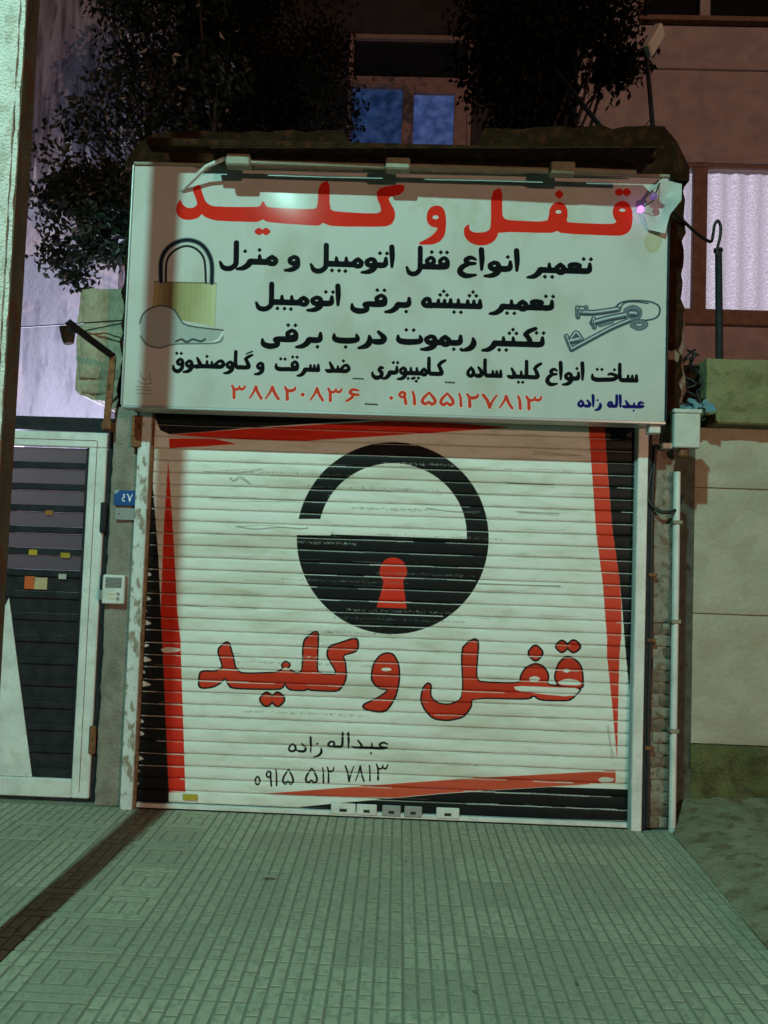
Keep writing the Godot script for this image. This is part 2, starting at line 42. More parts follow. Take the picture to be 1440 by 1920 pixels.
# Persian letter skeletons: [advance, strokes of [x, y, width]...], drawn with a round nib in em units, baseline at y = 0
const G := {
"bi":[.26,[[0,.08,.16],[.1,.08,.16],[.19,.13,.15],[.2,.34,.09]]],
"bm":[.25,[[0,.08,.16],[.25,.08,.16]],[[.15,.1,.14],[.14,.31,.08]]],
"a":[.2,[[.1,.04,.08],[.1,.4,.14],[.08,.76,.14]]],
"af":[.25,[[.06,.76,.13],[.07,.24,.14],[.13,.09,.15],[.25,.08,.16]]],
"li":[.22,[[0,.08,.16],[.07,.08,.16],[.14,.16,.15],[.14,.76,.13]]],
"lm":[.24,[[0,.08,.16],[.24,.08,.16]],[[.12,.1,.15],[.11,.76,.13]]],
"lf":[.56,[[.43,.76,.14],[.44,.2,.14],[.43,-.04,.14],[.3,-.19,.14],[.14,-.16,.13],[.06,.04,.07]],[[.56,.08,.16],[.45,.08,.16]]],
"l":[.5,[[.43,.76,.14],[.44,.2,.14],[.43,-.04,.14],[.3,-.19,.14],[.14,-.16,.13],[.06,.04,.07]]],
"rf":[.36,[[.36,.08,.16],[.28,.08,.16],[.24,-.03,.16],[.12,-.16,.13],[-.03,-.2,.07]]],
"r":[.3,[[.24,.27,.07],[.26,.08,.16],[.18,-.1,.15],[0,-.2,.07]]],
"w":[.36,[[.2,.3,.11],[.1,.21,.12],[.12,.1,.13],[.22,.06,.14],[.3,.14,.14],[.28,.26,.12],[.2,.3,.11]],[[.31,.14,.13],[.29,-.04,.15],[.15,-.17,.13],[-.02,-.2,.07]]],
"wf":[.38,[[.2,.3,.11],[.1,.21,.12],[.12,.1,.13],[.22,.06,.14],[.3,.14,.14],[.28,.26,.12],[.2,.3,.11]],[[.31,.14,.13],[.29,-.04,.15],[.15,-.17,.13],[-.02,-.2,.07]],[[.38,.08,.16],[.28,.08,.16]]],
"fi":[.36,[[.2,.42,.1],[.1,.31,.12],[.13,.19,.12],[.23,.17,.13],[.31,.26,.13],[.27,.38,.11],[.2,.42,.1]],[[.31,.26,.13],[.29,.11,.15],[.15,.08,.16],[0,.08,.16]]],
"fm":[.36,[[.18,.42,.1],[.08,.31,.12],[.11,.19,.12],[.22,.18,.13],[.28,.29,.12],[.24,.39,.11],[.18,.42,.1]],[[0,.08,.16],[.36,.08,.16]]],
"mi":[.32,[[.19,.27,.12],[.1,.16,.13],[.15,.03,.13],[.25,.04,.13],[.28,.16,.13],[.19,.27,.12]],[[.1,.08,.16],[0,.08,.16]]],
"mm":[.34,[[.17,.29,.12],[.08,.17,.13],[.13,.02,.13],[.23,.02,.13],[.26,.17,.13],[.17,.29,.12]],[[0,.08,.16],[.1,.08,.16]],[[.24,.08,.16],[.34,.08,.16]]],
"ei":[.36,[[.34,.3,.08],[.22,.37,.12],[.12,.27,.13],[.17,.15,.12],[.33,.12,.12]],[[.3,.1,.13],[.18,.08,.16],[0,.08,.16]]],
"em":[.36,[[.18,.1,.14],[.06,.27,.12],[.18,.32,.12],[.31,.27,.12],[.18,.1,.14]],[[0,.08,.16],[.36,.08,.16]]],
"e":[.46,[[.41,.4,.07],[.29,.46,.11],[.18,.37,.13],[.24,.25,.12],[.4,.25,.08]],[[.24,.23,.12],[.09,.1,.14],[.05,-.08,.15],[.19,-.21,.14],[.42,-.17,.07]]],
"hi":[.42,[[.04,.3,.07],[.16,.34,.11],[.38,.24,.12],[.26,.11,.15],[0,.08,.16]]],
"si":[.52,[[0,.08,.16],[.46,.08,.16]],[[.14,.1,.14],[.14,.28,.09]],[[.3,.1,.14],[.3,.28,.09]],[[.46,.1,.15],[.46,.31,.09]]],
"oi":[.62,[[0,.08,.16],[.2,.08,.16],[.45,.08,.16],[.57,.18,.13],[.48,.33,.12],[.34,.29,.11],[.2,.1,.14]],[[.1,.1,.14],[.09,.28,.08]]],
"hf":[.32,[[.32,.08,.16],[.24,.08,.15],[.22,.3,.11],[.12,.3,.12],[.06,.16,.13],[.13,.06,.14],[.24,.08,.15]]],
"h":[.34,[[.2,.42,.08],[.08,.23,.12],[.1,.08,.13],[.22,.05,.14],[.3,.16,.14],[.26,.32,.12],[.18,.41,.08]]],
"yf":[.56,[[.56,.08,.16],[.44,.08,.15],[.36,.05,.13],[.42,-.04,.13],[.4,-.15,.14],[.22,-.2,.16],[.07,-.12,.14],[.04,.05,.07]]],
"y":[.48,[[.47,.27,.08],[.37,.28,.13],[.31,.17,.13],[.41,.07,.14],[.39,-.1,.15],[.2,-.17,.16],[.06,-.08,.13],[.03,.07,.07]]],
"ki":[.44,[[0,.08,.16],[.24,.08,.16],[.35,.12,.16],[.3,.3,.14],[.22,.45,.12]],[[.22,.45,.13],[.32,.58,.13],[.48,.68,.1]]],
"km":[.44,[[0,.08,.16],[.44,.08,.16]],[[.34,.1,.15],[.29,.3,.14],[.2,.45,.12]],[[.2,.45,.13],[.3,.58,.13],[.46,.68,.1]]],
"gi":[.44,[[0,.08,.16],[.24,.08,.16],[.35,.12,.16],[.3,.3,.14],[.22,.45,.12]],[[.22,.45,.12],[.32,.55,.12],[.48,.64,.09]],[[.24,.68,.05],[.48,.8,.05]]],
"d":[.36,[[.16,.43,.09],[.29,.22,.15],[.25,.08,.16],[.1,.06,.15],[0,.1,.08]]],
"df":[.42,[[.16,.43,.09],[.27,.2,.15],[.27,.08,.16],[.1,.06,.15],[0,.1,.08]],[[.42,.08,.16],[.27,.08,.16]]],
"b":[.64,[[.58,.3,.07],[.6,.13,.14],[.42,.07,.16],[.2,.07,.16],[.07,.13,.14],[.05,.29,.07]]],
"bf":[.62,[[.62,.08,.16],[.42,.07,.16],[.2,.07,.16],[.07,.13,.14],[.05,.29,.07]]],
"q":[.5,[[.32,.36,.11],[.23,.26,.12],[.26,.15,.12],[.36,.14,.13],[.43,.22,.13],[.4,.33,.11],[.32,.36,.11]],[[.43,.22,.13],[.42,-.02,.14],[.26,-.18,.15],[.1,-.1,.13],[.06,.07,.07]]],
"o":[.4,[[.2,.45,.11],[.08,.3,.12],[.14,.12,.12],[.28,.13,.12],[.32,.32,.12],[.2,.45,.11]]],
"0":[.3,[[.15,.3,.17],[.16,.3,.17]]],
"1":[.24,[[.06,.68,.1],[.12,.45,.12],[.15,.02,.14]]],
"2":[.46,[[.05,.68,.1],[.12,.45,.12],[.14,.02,.14]],[[.1,.55,.1],[.22,.48,.13],[.36,.55,.12],[.4,.68,.08]]],
"3":[.58,[[.05,.68,.1],[.12,.45,.12],[.14,.02,.14]],[[.1,.55,.1],[.2,.48,.12],[.3,.54,.1],[.33,.66,.08]],[[.31,.56,.1],[.42,.5,.12],[.5,.56,.1],[.53,.68,.08]]],
"5":[.56,[[.28,.68,.09],[.1,.36,.13],[.07,.14,.13],[.18,.05,.13],[.28,.16,.1],[.38,.05,.13],[.49,.14,.13],[.46,.36,.13],[.28,.68,.09]]],
"6":[.5,[[.44,.62,.08],[.26,.66,.12],[.16,.52,.13],[.26,.4,.12],[.46,.38,.1]],[[.3,.4,.1],[.22,.2,.12],[.05,.02,.1]]],
"7":[.54,[[.04,.68,.12],[.18,.4,.13],[.27,.02,.13]],[[.5,.68,.07],[.36,.35,.1],[.27,.02,.13]]],
"8":[.54,[[.04,.02,.07],[.18,.35,.1],[.27,.66,.13]],[[.5,.02,.12],[.36,.33,.13],[.27,.66,.13]]],
"9":[.42,[[.3,.44,.12],[.18,.38,.12],[.09,.5,.12],[.18,.64,.12],[.3,.58,.13],[.3,.4,.13],[.36,.02,.13]]],
"4":[.42,[[.36,.66,.1],[.16,.62,.12],[.3,.42,.12],[.1,.34,.12],[.12,.1,.13],[.34,.06,.12]]],
}
# dots: suffix -> [[dx, dy]...] (dy > 0 above the letter, dy < 0 below)
const DOTS := {"t":[[-.09,.52],[.09,.52]],"n":[[0,.52]],"y":[[-.09,-.16],[.09,-.16]],"b":[[0,-.17]],"p":[[-.09,-.13],[.09,-.13],[0,-.27]],"q":[[-.08,.62],[.1,.62]],"f":[[.02,.62]],"z":[[-.04,.46]],"s":[[-.09,.48],[.09,.48],[0,.62]],"k":[[.06,.52]],"d":[[0,.52]]}

var mats := {}
var used := {}
var cw := 0
var ch := 0
var px := PackedByteArray()
var ppm := 500.0
var ox := 0.0
var oy := 0.0
var rng := RandomNumberGenerator.new()

# ---------------------------------------------------------------- naming
func numbered(n: String) -> String:
	used[n] = used.get(n, -1) + 1
	return n if used[n] == 0 else "%s_%03d" % [n, used[n]]

func tag(o: Node, label: String, category: String, group := "") -> Node:
	o.set_meta("label", label)
	o.set_meta("category", category)
	if group != "":
		o.set_meta("group", group)
	return o

func thing(called: String, label: String, category: String, at := Vector3.ZERO, group := "") -> Node3D:
	var o := Node3D.new()
	o.name = numbered(called)
	add_child(o)
	o.position = at
	tag(o, label, category, group)
	o.set_meta("kind", "thing")
	return o

func setting(called: String) -> Node3D:
	var o := Node3D.new()
	o.name = numbered(called)
	add_child(o)
	o.set_meta("kind", "structure")
	return o

func put(called: String, mesh: Mesh, m: Material, parent: Node = null, at := Vector3.ZERO) -> MeshInstance3D:
	var o := MeshInstance3D.new()
	o.mesh = mesh
	if m:
		o.material_override = m
	if parent == null or parent == self:
		o.name = numbered(called)
		add_child(o)
	else:
		o.name = called
		parent.add_child(o, true)
	o.position = at
	return o

# ---------------------------------------------------------------- meshes
func start() -> SurfaceTool:
	var st := SurfaceTool.new()
	st.begin(Mesh.PRIMITIVE_TRIANGLES)
	st.set_smooth_group(-1)
	return st

func tri(st: SurfaceTool, a: Vector3, b: Vector3, c: Vector3, out: Vector3):
	var n := (a - c).cross(a - b)
	if n.dot(out) < 0.0:
		var t := b
		b = c
		c = t
	st.add_vertex(a)
	st.add_vertex(b)
	st.add_vertex(c)

func quad(st: SurfaceTool, a: Vector3, b: Vector3, c: Vector3, d: Vector3, out: Vector3):
	tri(st, a, b, c, out)
	tri(st, a, c, d, out)

func done(st: SurfaceTool) -> ArrayMesh:
	st.generate_normals()
	return st.commit()

# chamfered box from corner lo to corner hi
func cbox(st: SurfaceTool, lo: Vector3, hi: Vector3, b := 0.004):
	var c := (lo + hi) / 2
	var h := (hi - lo) / 2
	b = minf(b, minf(h.x, minf(h.y, h.z)) * 0.9)
	if b <= 0.0004:
		b = 0.0004
	for ax in 3:
		var u := (ax + 1) % 3
		var v := (ax + 2) % 3
		for s in [-1.0, 1.0]:
			var n := Vector3.ZERO
			n[ax] = s
			var q := []
			for e in [[-1, -1], [1, -1], [1, 1], [-1, 1]]:
				var w := Vector3.ZERO
				w[ax] = s * h[ax]
				w[u] = e[0] * (h[u] - b)
				w[v] = e[1] * (h[v] - b)
				q.append(c + w)
			quad(st, q[0], q[1], q[2], q[3], n)
		# edges along axis ax
		for e in [[-1.0, -1.0], [1.0, -1.0], [1.0, 1.0], [-1.0, 1.0]]:
			var o := Vector3.ZERO
			o[u] = e[0]
			o[v] = e[1]
			var r := []
			for k in [[-1.0, 0], [1.0, 0], [1.0, 1], [-1.0, 1]]:
				var w := Vector3.ZERO
				w[ax] = k[0] * (h[ax] - b)
				w[u] = e[0] * (h[u] - (b if k[1] == 1 else 0.0))
				w[v] = e[1] * (h[v] - (0.0 if k[1] == 1 else b))
				r.append(c + w)
			quad(st, r[0], r[1], r[2], r[3], o)
	for sx in [-1.0, 1.0]:
		for sy in [-1.0, 1.0]:
			for sz in [-1.0, 1.0]:
				var s := Vector3(sx, sy, sz)
				tri(st, c + s * Vector3(h.x, h.y - b, h.z - b), c + s * Vector3(h.x - b, h.y, h.z - b), c + s * Vector3(h.x - b, h.y - b, h.z), s)

func boxm(lo: Vector3, hi: Vector3, b := 0.004) -> ArrayMesh:
	var st := start()
	cbox(st, lo, hi, b)
	return done(st)

func bx(called: String, x0: float, x1: float, y0: float, y1: float, z0: float, z1: float, m: Material, parent: Node, b := 0.004) -> MeshInstance3D:
	return put(called, boxm(Vector3(x0, y0, z0), Vector3(x1, y1, z1), b), m, parent)

func tube(pts: Array, r0: float, r1: float, sides := 8, caps := true) -> ArrayMesh:
	var st := SurfaceTool.new()
	st.begin(Mesh.PRIMITIVE_TRIANGLES)
	add_tube(st, pts, r0, r1, sides, caps)
	return done(st)

func add_tube(st: SurfaceTool, pts: Array, r0: float, r1: float, sides := 8, caps := true):
	st.set_smooth_group(0)
	var rings := []
	var up := Vector3(0.13, 0.31, 0.94).normalized()
	for i in pts.size():
		var d: Vector3 = (pts[mini(i + 1, pts.size() - 1)] - pts[maxi(i - 1, 0)]).normalized()
		var s := d.cross(up)
		if s.length() < 0.05:
			s = d.cross(Vector3.RIGHT)
		s = s.normalized()
		var t := d.cross(s).normalized()
		var r := lerpf(r0, r1, float(i) / maxf(1.0, pts.size() - 1))
		var ring := []
		for k in sides:
			var a := TAU * k / sides
			ring.append(pts[i] + (s * cos(a) + t * sin(a)) * r)
		rings.append(ring)
	for i in pts.size() - 1:
		for k in sides:
			var a: Vector3 = rings[i][k]
			var b: Vector3 = rings[i][(k + 1) % sides]
			var c: Vector3 = rings[i + 1][(k + 1) % sides]
			var d: Vector3 = rings[i + 1][k]
			quad(st, a, b, c, d, (a + b + c + d) / 4 - (pts[i] + pts[i + 1]) / 2)
	if caps:
		st.set_smooth_group(-1)
		for e in [0, pts.size() - 1]:
			var o: Vector3 = pts[e] - pts[1 if e == 0 else e - 1]
			for k in range(1, sides - 1):
				tri(st, rings[e][0], rings[e][k], rings[e][k + 1], o)

func v3(l: Array) -> Array:
	var r := []
	for q in l:
		r.append(Vector3(q[0], q[1], q[2]))
	return r

func smooth(pts: Array, n := 5) -> Array:
	var r := []
	for i in pts.size() - 1:
		for k in n:
			r.append(pts[i].cubic_interpolate(pts[i + 1], pts[maxi(i - 1, 0)], pts[mini(i + 2, pts.size() - 1)], float(k) / n))
	r.append(pts[-1])
	return r

# closed 2-D outline pushed from z0 (front) back to z1
func extrude(pl: PackedVector2Array, z0: float, z1: float) -> ArrayMesh:
	var st := start()
	var ix := Geometry2D.triangulate_polygon(pl)
	for i in range(0, ix.size(), 3):
		for s in [[z0, 1.0], [z1, -1.0]]:
			tri(st, Vector3(pl[ix[i]].x, pl[ix[i]].y, s[0]), Vector3(pl[ix[i + 1]].x, pl[ix[i + 1]].y, s[0]), Vector3(pl[ix[i + 2]].x, pl[ix[i + 2]].y, s[0]), Vector3(0, 0, s[1] * (1.0 if z0 > z1 else -1.0)))
	var cw2 := Geometry2D.is_polygon_clockwise(pl)
	for i in pl.size():
		var a := pl[i]
		var b := pl[(i + 1) % pl.size()]
		var e := b - a
		var n := Vector2(e.y, -e.x) * (-1.0 if cw2 else 1.0)
		quad(st, Vector3(a.x, a.y, z0), Vector3(b.x, b.y, z0), Vector3(b.x, b.y, z1), Vector3(a.x, a.y, z1), Vector3(n.x, n.y, 0))
	return done(st)

# a slab whose front is a fine grid displaced by noise: rough plaster, cement, stone
func rough(x0: float, x1: float, y0: float, y1: float, zf: float, zb: float, amp: float, cell: float, sd: int, edge := 0.0) -> ArrayMesh:
	var st := SurfaceTool.new()
	st.begin(Mesh.PRIMITIVE_TRIANGLES)
	st.set_smooth_group(0)
	var nz := FastNoiseLite.new()
	nz.seed = sd
	nz.frequency = 6.0
	nz.fractal_octaves = 3
	var nx := maxi(2, int(ceil((x1 - x0) / cell)))
	var ny := maxi(2, int(ceil((y1 - y0) / cell)))
	var g := []
	for j in ny + 1:
		var row := []
		for i in nx + 1:
			var x := lerpf(x0, x1, float(i) / nx)
			var y := lerpf(y0, y1, float(j) / ny)
			var zz := zf + amp * nz.get_noise_2d(x, y) * 2.0
			if i == 0 or i == nx or j == 0 or j == ny:
				zz -= amp * 0.6 + 0.004
			if i == 0 or i == nx:
				x += edge * nz.get_noise_2d(y * 1.7, 7.0 + i)
			row.append(Vector3(x, y, zz))
		g.append(row)
	for j in ny:
		for i in nx:
			quad(st, g[j][i], g[j][i + 1], g[j + 1][i + 1], g[j + 1][i], Vector3.BACK)
	st.set_smooth_group(-1)
	for j in ny:
		for k in [[0, -1.0], [nx, 1.0]]:
			var a: Vector3 = g[j][k[0]]
			var b: Vector3 = g[j + 1][k[0]]
			quad(st, a, b, Vector3(b.x, b.y, zb), Vector3(a.x, a.y, zb), Vector3(k[1], 0, 0))
	for i in nx:
		for k in [[0, -1.0], [ny, 1.0]]:
			var a: Vector3 = g[k[0]][i]
			var b: Vector3 = g[k[0]][i + 1]
			quad(st, a, b, Vector3(b.x, b.y, zb), Vector3(a.x, a.y, zb), Vector3(0, k[1], 0))
	quad(st, Vector3(x0, y0, zb), Vector3(x1, y0, zb), Vector3(x1, y1, zb), Vector3(x0, y1, zb), Vector3.FORWARD)
	return done(st)

# ---------------------------------------------------------------- materials
func lin(r: float, g: float, b: float) -> Color:
	return Color(r, g, b).linear_to_srgb()

func mat(r: float, g: float, b: float, rough_ := 0.8, metal := 0.0) -> StandardMaterial3D:
	var m := StandardMaterial3D.new()
	m.albedo_color = lin(r, g, b)
	m.roughness = rough_
	m.metallic = metal
	return m

# triplanar blotchy material between colours c0..c1 (linear), with finer grain and optional stains
func noisy(c0: Color, c1: Color, size_m: float, rough_: float, sd: int, grain := 0.25, bump := 0.0, stain := Color(0, 0, 0, 0), stretch := Vector3.ONE) -> StandardMaterial3D:
	var n := 256
	var a := FastNoiseLite.new()
	a.seed = sd
	a.frequency = 0.014
	a.fractal_octaves = 5
	var f := FastNoiseLite.new()
	f.seed = sd + 31
	f.frequency = 0.16
	f.fractal_octaves = 3
	var s := FastNoiseLite.new()
	s.seed = sd + 77
	s.frequency = 0.022
	s.fractal_octaves = 4
	var ia := a.get_seamless_image(n, n)
	var jf := f.get_seamless_image(n, n)
	var js := s.get_seamless_image(n, n)
	var im := Image.create(n, n, false, Image.FORMAT_RGB8)
	var hm := Image.create(n, n, false, Image.FORMAT_RGB8)
	for y in n:
		for x in n:
			var t := ia.get_pixel(x, y).r * (1.0 - grain) + jf.get_pixel(x, y).r * grain
			t = clampf((t - 0.5) * 1.7 + 0.5, 0.0, 1.0)
			var c := c0.lerp(c1, t)
			if stain.a > 0.0:
				var q := js.get_pixel(x, y).r * 0.8 + jf.get_pixel(x, y).r * 0.2
				c = c.lerp(Color(stain.r, stain.g, stain.b), clampf((q - 0.56) * 7.0, 0.0, 1.0) * stain.a)
			im.set_pixel(x, y, c.linear_to_srgb())
			if bump > 0.0:
				var hv := jf.get_pixel(x, y).r * 0.7 + ia.get_pixel(x, y).r * 0.3
				hm.set_pixel(x, y, Color(hv, hv, hv))
	var m := StandardMaterial3D.new()
	m.albedo_texture = ImageTexture.create_from_image(im)
	m.roughness = rough_
	m.uv1_triplanar = true
	m.uv1_world_triplanar = true
	m.uv1_scale = stretch / size_m
	if bump > 0.0:
		hm.bump_map_to_normal_map(bump)
		m.normal_enabled = true
		m.normal_texture = ImageTexture.create_from_image(hm)
	return m

func glow(c: Color, e: float) -> StandardMaterial3D:
	var m := mat(0.05, 0.05, 0.05, 0.5)
	m.emission_enabled = true
	m.emission = c.linear_to_srgb()
	m.emission_energy_multiplier = e
	return m

# ---------------------------------------------------------------- print: a small canvas in metres
func canvas(x0: float, y0: float, w: float, h: float, scale_: float, col: Color):
	ox = x0
	oy = y0 + h
	ppm = scale_
	cw = int(round(w * ppm))
	ch = int(round(h * ppm))
	px = PackedByteArray()
	var im := Image.create(cw, ch, false, Image.FORMAT_RGB8)
	im.fill(col)
	px = im.get_data()

func dot(x: int, y: int, c: Color, a: float):
	if x < 0 or y < 0 or x >= cw or y >= ch or a <= 0.0:
		return
	var i := (y * cw + x) * 3
	px[i] = int(lerpf(px[i], c.r8, a))
	px[i + 1] = int(lerpf(px[i + 1], c.g8, a))
	px[i + 2] = int(lerpf(px[i + 2], c.b8, a))

func to_px(q) -> Vector2:
	return Vector2((q[0] - ox) * ppm, (oy - q[1]) * ppm)

func seg(a: Vector2, ra: float, b: Vector2, rb: float, c: Color, op := 1.0):
	var rm := maxf(ra, rb) + 1.0
	var x0 := int(floor(minf(a.x, b.x) - rm))
	var x1 := int(ceil(maxf(a.x, b.x) + rm))
	var y0 := int(floor(minf(a.y, b.y) - rm))
	var y1 := int(ceil(maxf(a.y, b.y) + rm))
	var ab := b - a
	var l2 := maxf(ab.length_squared(), 0.0001)
	for y in range(y0, y1 + 1):
		for x in range(x0, x1 + 1):
			var q := Vector2(x + 0.5, y + 0.5)
			var t := clampf((q - a).dot(ab) / l2, 0.0, 1.0)
			var d := q.distance_to(a + ab * t) - lerpf(ra, rb, t)
			if d < 0.5:
				dot(x, y, c, minf(1.0, 0.5 - d) * op)

# stroke through points [x, y, width] in pixels
func stroke(pts: Array, c: Color, op := 1.0):
	for i in pts.size() - 1:
		var p0: Vector3 = pts[maxi(i - 1, 0)]
		var p1: Vector3 = pts[i]
		var p2: Vector3 = pts[i + 1]
		var p3: Vector3 = pts[mini(i + 2, pts.size() - 1)]
		var n := 4 if p1.distance_to(p2) > 6.0 else 2
		var last := p1
		for k in range(1, n + 1):
			var q := p1.cubic_interpolate(p2, p0, p3, float(k) / n)
			seg(Vector2(last.x, last.y), last.z / 2, Vector2(q.x, q.y), q.z / 2, c, op)
			last = q

func path(l: Array, width: float, c: Color, op := 1.0):
	var r := []
	for q in l:
		var v := to_px(q)
		r.append(Vector3(v.x, v.y, width * ppm))
	stroke(r, c, op)

func fill(l: Array, c: Color, op := 1.0):
	var pts := []
	var y0 := 1e9
	var y1 := -1e9
	var x0 := 1e9
	var x1 := -1e9
	for q in l:
		var v := to_px(q)
		pts.append(v)
		y0 = minf(y0, v.y)
		y1 = maxf(y1, v.y)
		x0 = minf(x0, v.x)
		x1 = maxf(x1, v.x)
	var bx0 := maxi(0, int(floor(x0)))
	var bw := mini(cw - 1, int(ceil(x1))) - bx0 + 1
	if bw <= 0:
		return
	for y in range(maxi(0, int(floor(y0))), mini(ch - 1, int(ceil(y1))) + 1):
		var acc := PackedFloat32Array()
		acc.resize(bw)
		for s in 4:
			var yy := y + (s + 0.5) / 4.0
			var xs := []
			for i in pts.size():
				var a: Vector2 = pts[i]
				var b: Vector2 = pts[(i + 1) % pts.size()]
				if (a.y <= yy) != (b.y <= yy):
					xs.append(a.x + (yy - a.y) / (b.y - a.y) * (b.x - a.x))
			xs.sort()
			for k in range(0, xs.size() - 1, 2):
				var xa: float = maxf(xs[k], bx0)
				var xb: float = minf(xs[k + 1], bx0 + bw)
				for x in range(int(floor(xa)), int(ceil(xb))):
					acc[x - bx0] += (minf(x + 1.0, xb) - maxf(x, xa)) * 0.25
		for x in bw:
			if acc[x] > 0.0:
				dot(bx0 + x, y, c, minf(1.0, acc[x]) * op)

# rounded copy of an outline
func rounded(l: Array) -> Array:
	var r := []
	for i in l.size():
		var a := Vector2(l[i][0], l[i][1])
		var b := Vector2(l[(i + 1) % l.size()][0], l[(i + 1) % l.size()][1])
		var q := a.lerp(b, 0.22)
		var s := a.lerp(b, 0.78)
		r.append([q.x, q.y])
		r.append([s.x, s.y])
	return r

func word(w: Array, c: Color, weight := 1.0):
	var gl: PackedStringArray = w[0].split(" ")
	var total := 0.0
	for g in gl:
		total += G[g.get_slice(".", 0)][0]
	var sx: float = (w[2] - w[1]) / total
	var sy: float = w[4]
	var x: float = w[2]
	for g in gl:
		var base := g.get_slice(".", 0)
		var d: Array = G[base]
		x -= d[0] * sx
		for i in range(1, d.size()):
			var r := []
			for q in d[i]:
				var v := to_px([x + q[0] * sx, w[3] + q[1] * sy])
				r.append(Vector3(v.x, v.y, q[2] * (sx * 0.4 + sy * 0.6) * ppm * weight))
			stroke(r, c)
		if "." in g:
			for t in DOTS[g.get_slice(".", 1)]:
				var cx: float = x + (d[0] * 0.52 + t[0]) * sx
				var cy: float = w[3] + t[1] * sy
				var h := 0.078 * sy * lerpf(0.55, 1.0, weight)
				fill([[cx - h, cy], [cx, cy + h], [cx + h, cy], [cx, cy - h]], c)

func tex() -> ImageTexture:
	var im := Image.create_from_data(cw, ch, false, Image.FORMAT_RGB8, px)
	im.generate_mipmaps()
	return ImageTexture.create_from_image(im)

# grime: multiply by blotches and streaks of dirt with a grain of their own
func grime(sd: int, amount: float, tint: Color, freq := 0.02, sxy := 1.0):
	var n := FastNoiseLite.new()
	n.seed = sd
	n.frequency = freq
	n.fractal_octaves = 5
	n.domain_warp_enabled = true
	n.domain_warp_amplitude = 12.0
	var im := n.get_image(maxi(8, int(cw / 2 / maxf(sxy, 1.0))), maxi(8, int(ch / 2 * minf(sxy, 1.0))), false, false, false)
	im.resize(cw, ch, Image.INTERPOLATE_BILINEAR)
	var d := im.get_data()
	for y in ch:
		for x in cw:
			var k := y * cw + x
			var a := (d[k] - 138) * 0.012 * amount
			if a > 0.0:
				a = minf(a, amount)
				var i := k * 3
				px[i] = int(lerpf(px[i], px[i] * tint.r, a))
				px[i + 1] = int(lerpf(px[i + 1], px[i + 1] * tint.g, a))
				px[i + 2] = int(lerpf(px[i + 2], px[i + 2] * tint.b, a))

# ---------------------------------------------------------------- plants
func leaves(cl: Array, size: float, sd: int) -> ArrayMesh:
	rng.seed = sd
	var vs := PackedVector3Array()
	var ns := PackedVector3Array()
	for c in cl:
		var o := Vector3(c[0], c[1], c[2])
		for k in int(c[4]):
			var d := Vector3(rng.randfn(), rng.randfn(), rng.randfn())
			d = d.normalized() * pow(rng.randf(), 0.45) * float(c[3])
			d.y *= 0.8
			var q := o + d
			var ax := Vector3(rng.randfn(), rng.randfn() - 0.6, rng.randfn()).normalized()
			var sd2 := ax.cross(Vector3(rng.randfn(), rng.randfn(), rng.randfn())).normalized()
			var n := ax.cross(sd2)
			var l := size * rng.randf_range(0.7, 1.35)
			var w := l * 0.27
			var tip := q + ax * l
			var m1 := q + ax * l * 0.45 + sd2 * w - n * w * 0.25
			var m2 := q + ax * l * 0.45 - sd2 * w - n * w * 0.25
			for t in [[q, m1, tip], [q, tip, m2]]:
				var nn: Vector3 = ((t[0] - t[2]).cross(t[0] - t[1])).normalized()
				for v in t:
					vs.append(v)
					ns.append(nn)
	var arr := []
	arr.resize(Mesh.ARRAY_MAX)
	arr[Mesh.ARRAY_VERTEX] = vs
	arr[Mesh.ARRAY_NORMAL] = ns
	var m := ArrayMesh.new()
	m.add_surface_from_arrays(Mesh.PRIMITIVE_TRIANGLES, arr)
	return m

func tree(label: String, cl: Array, foot: Vector3, fork: Vector3, size: float, sd: int, group: String, lm: Material):
	var t := thing("leafy_tree", label, "tree", foot, group)
	var trunk := tube(smooth([Vector3.ZERO, Vector3(0.05, (fork.y - foot.y) * 0.5, 0.03), fork - foot]), 0.13, 0.085, 10)
	put("trunk", trunk, mats.bark, t)
	rng.seed = sd + 5
	var st := SurfaceTool.new()
	st.begin(Mesh.PRIMITIVE_TRIANGLES)
	for i in range(0, cl.size(), 2):
		var c := Vector3(cl[i][0], cl[i][1], cl[i][2])
		var mid := fork.lerp(c, 0.5) + Vector3(rng.randfn() * 0.1, 0.15, rng.randfn() * 0.1)
		add_tube(st, smooth([fork - foot, mid - foot, c - foot], 3), 0.03, 0.006, 5, false)
	put("limbs", done(st), mats.bark, t)
	var shifted := []
	for c in cl:
		shifted.append([c[0] - foot.x, c[1] - foot.y, c[2] - foot.z, c[3], c[4]])
	put("crown", leaves(shifted, size, sd), lm, t)

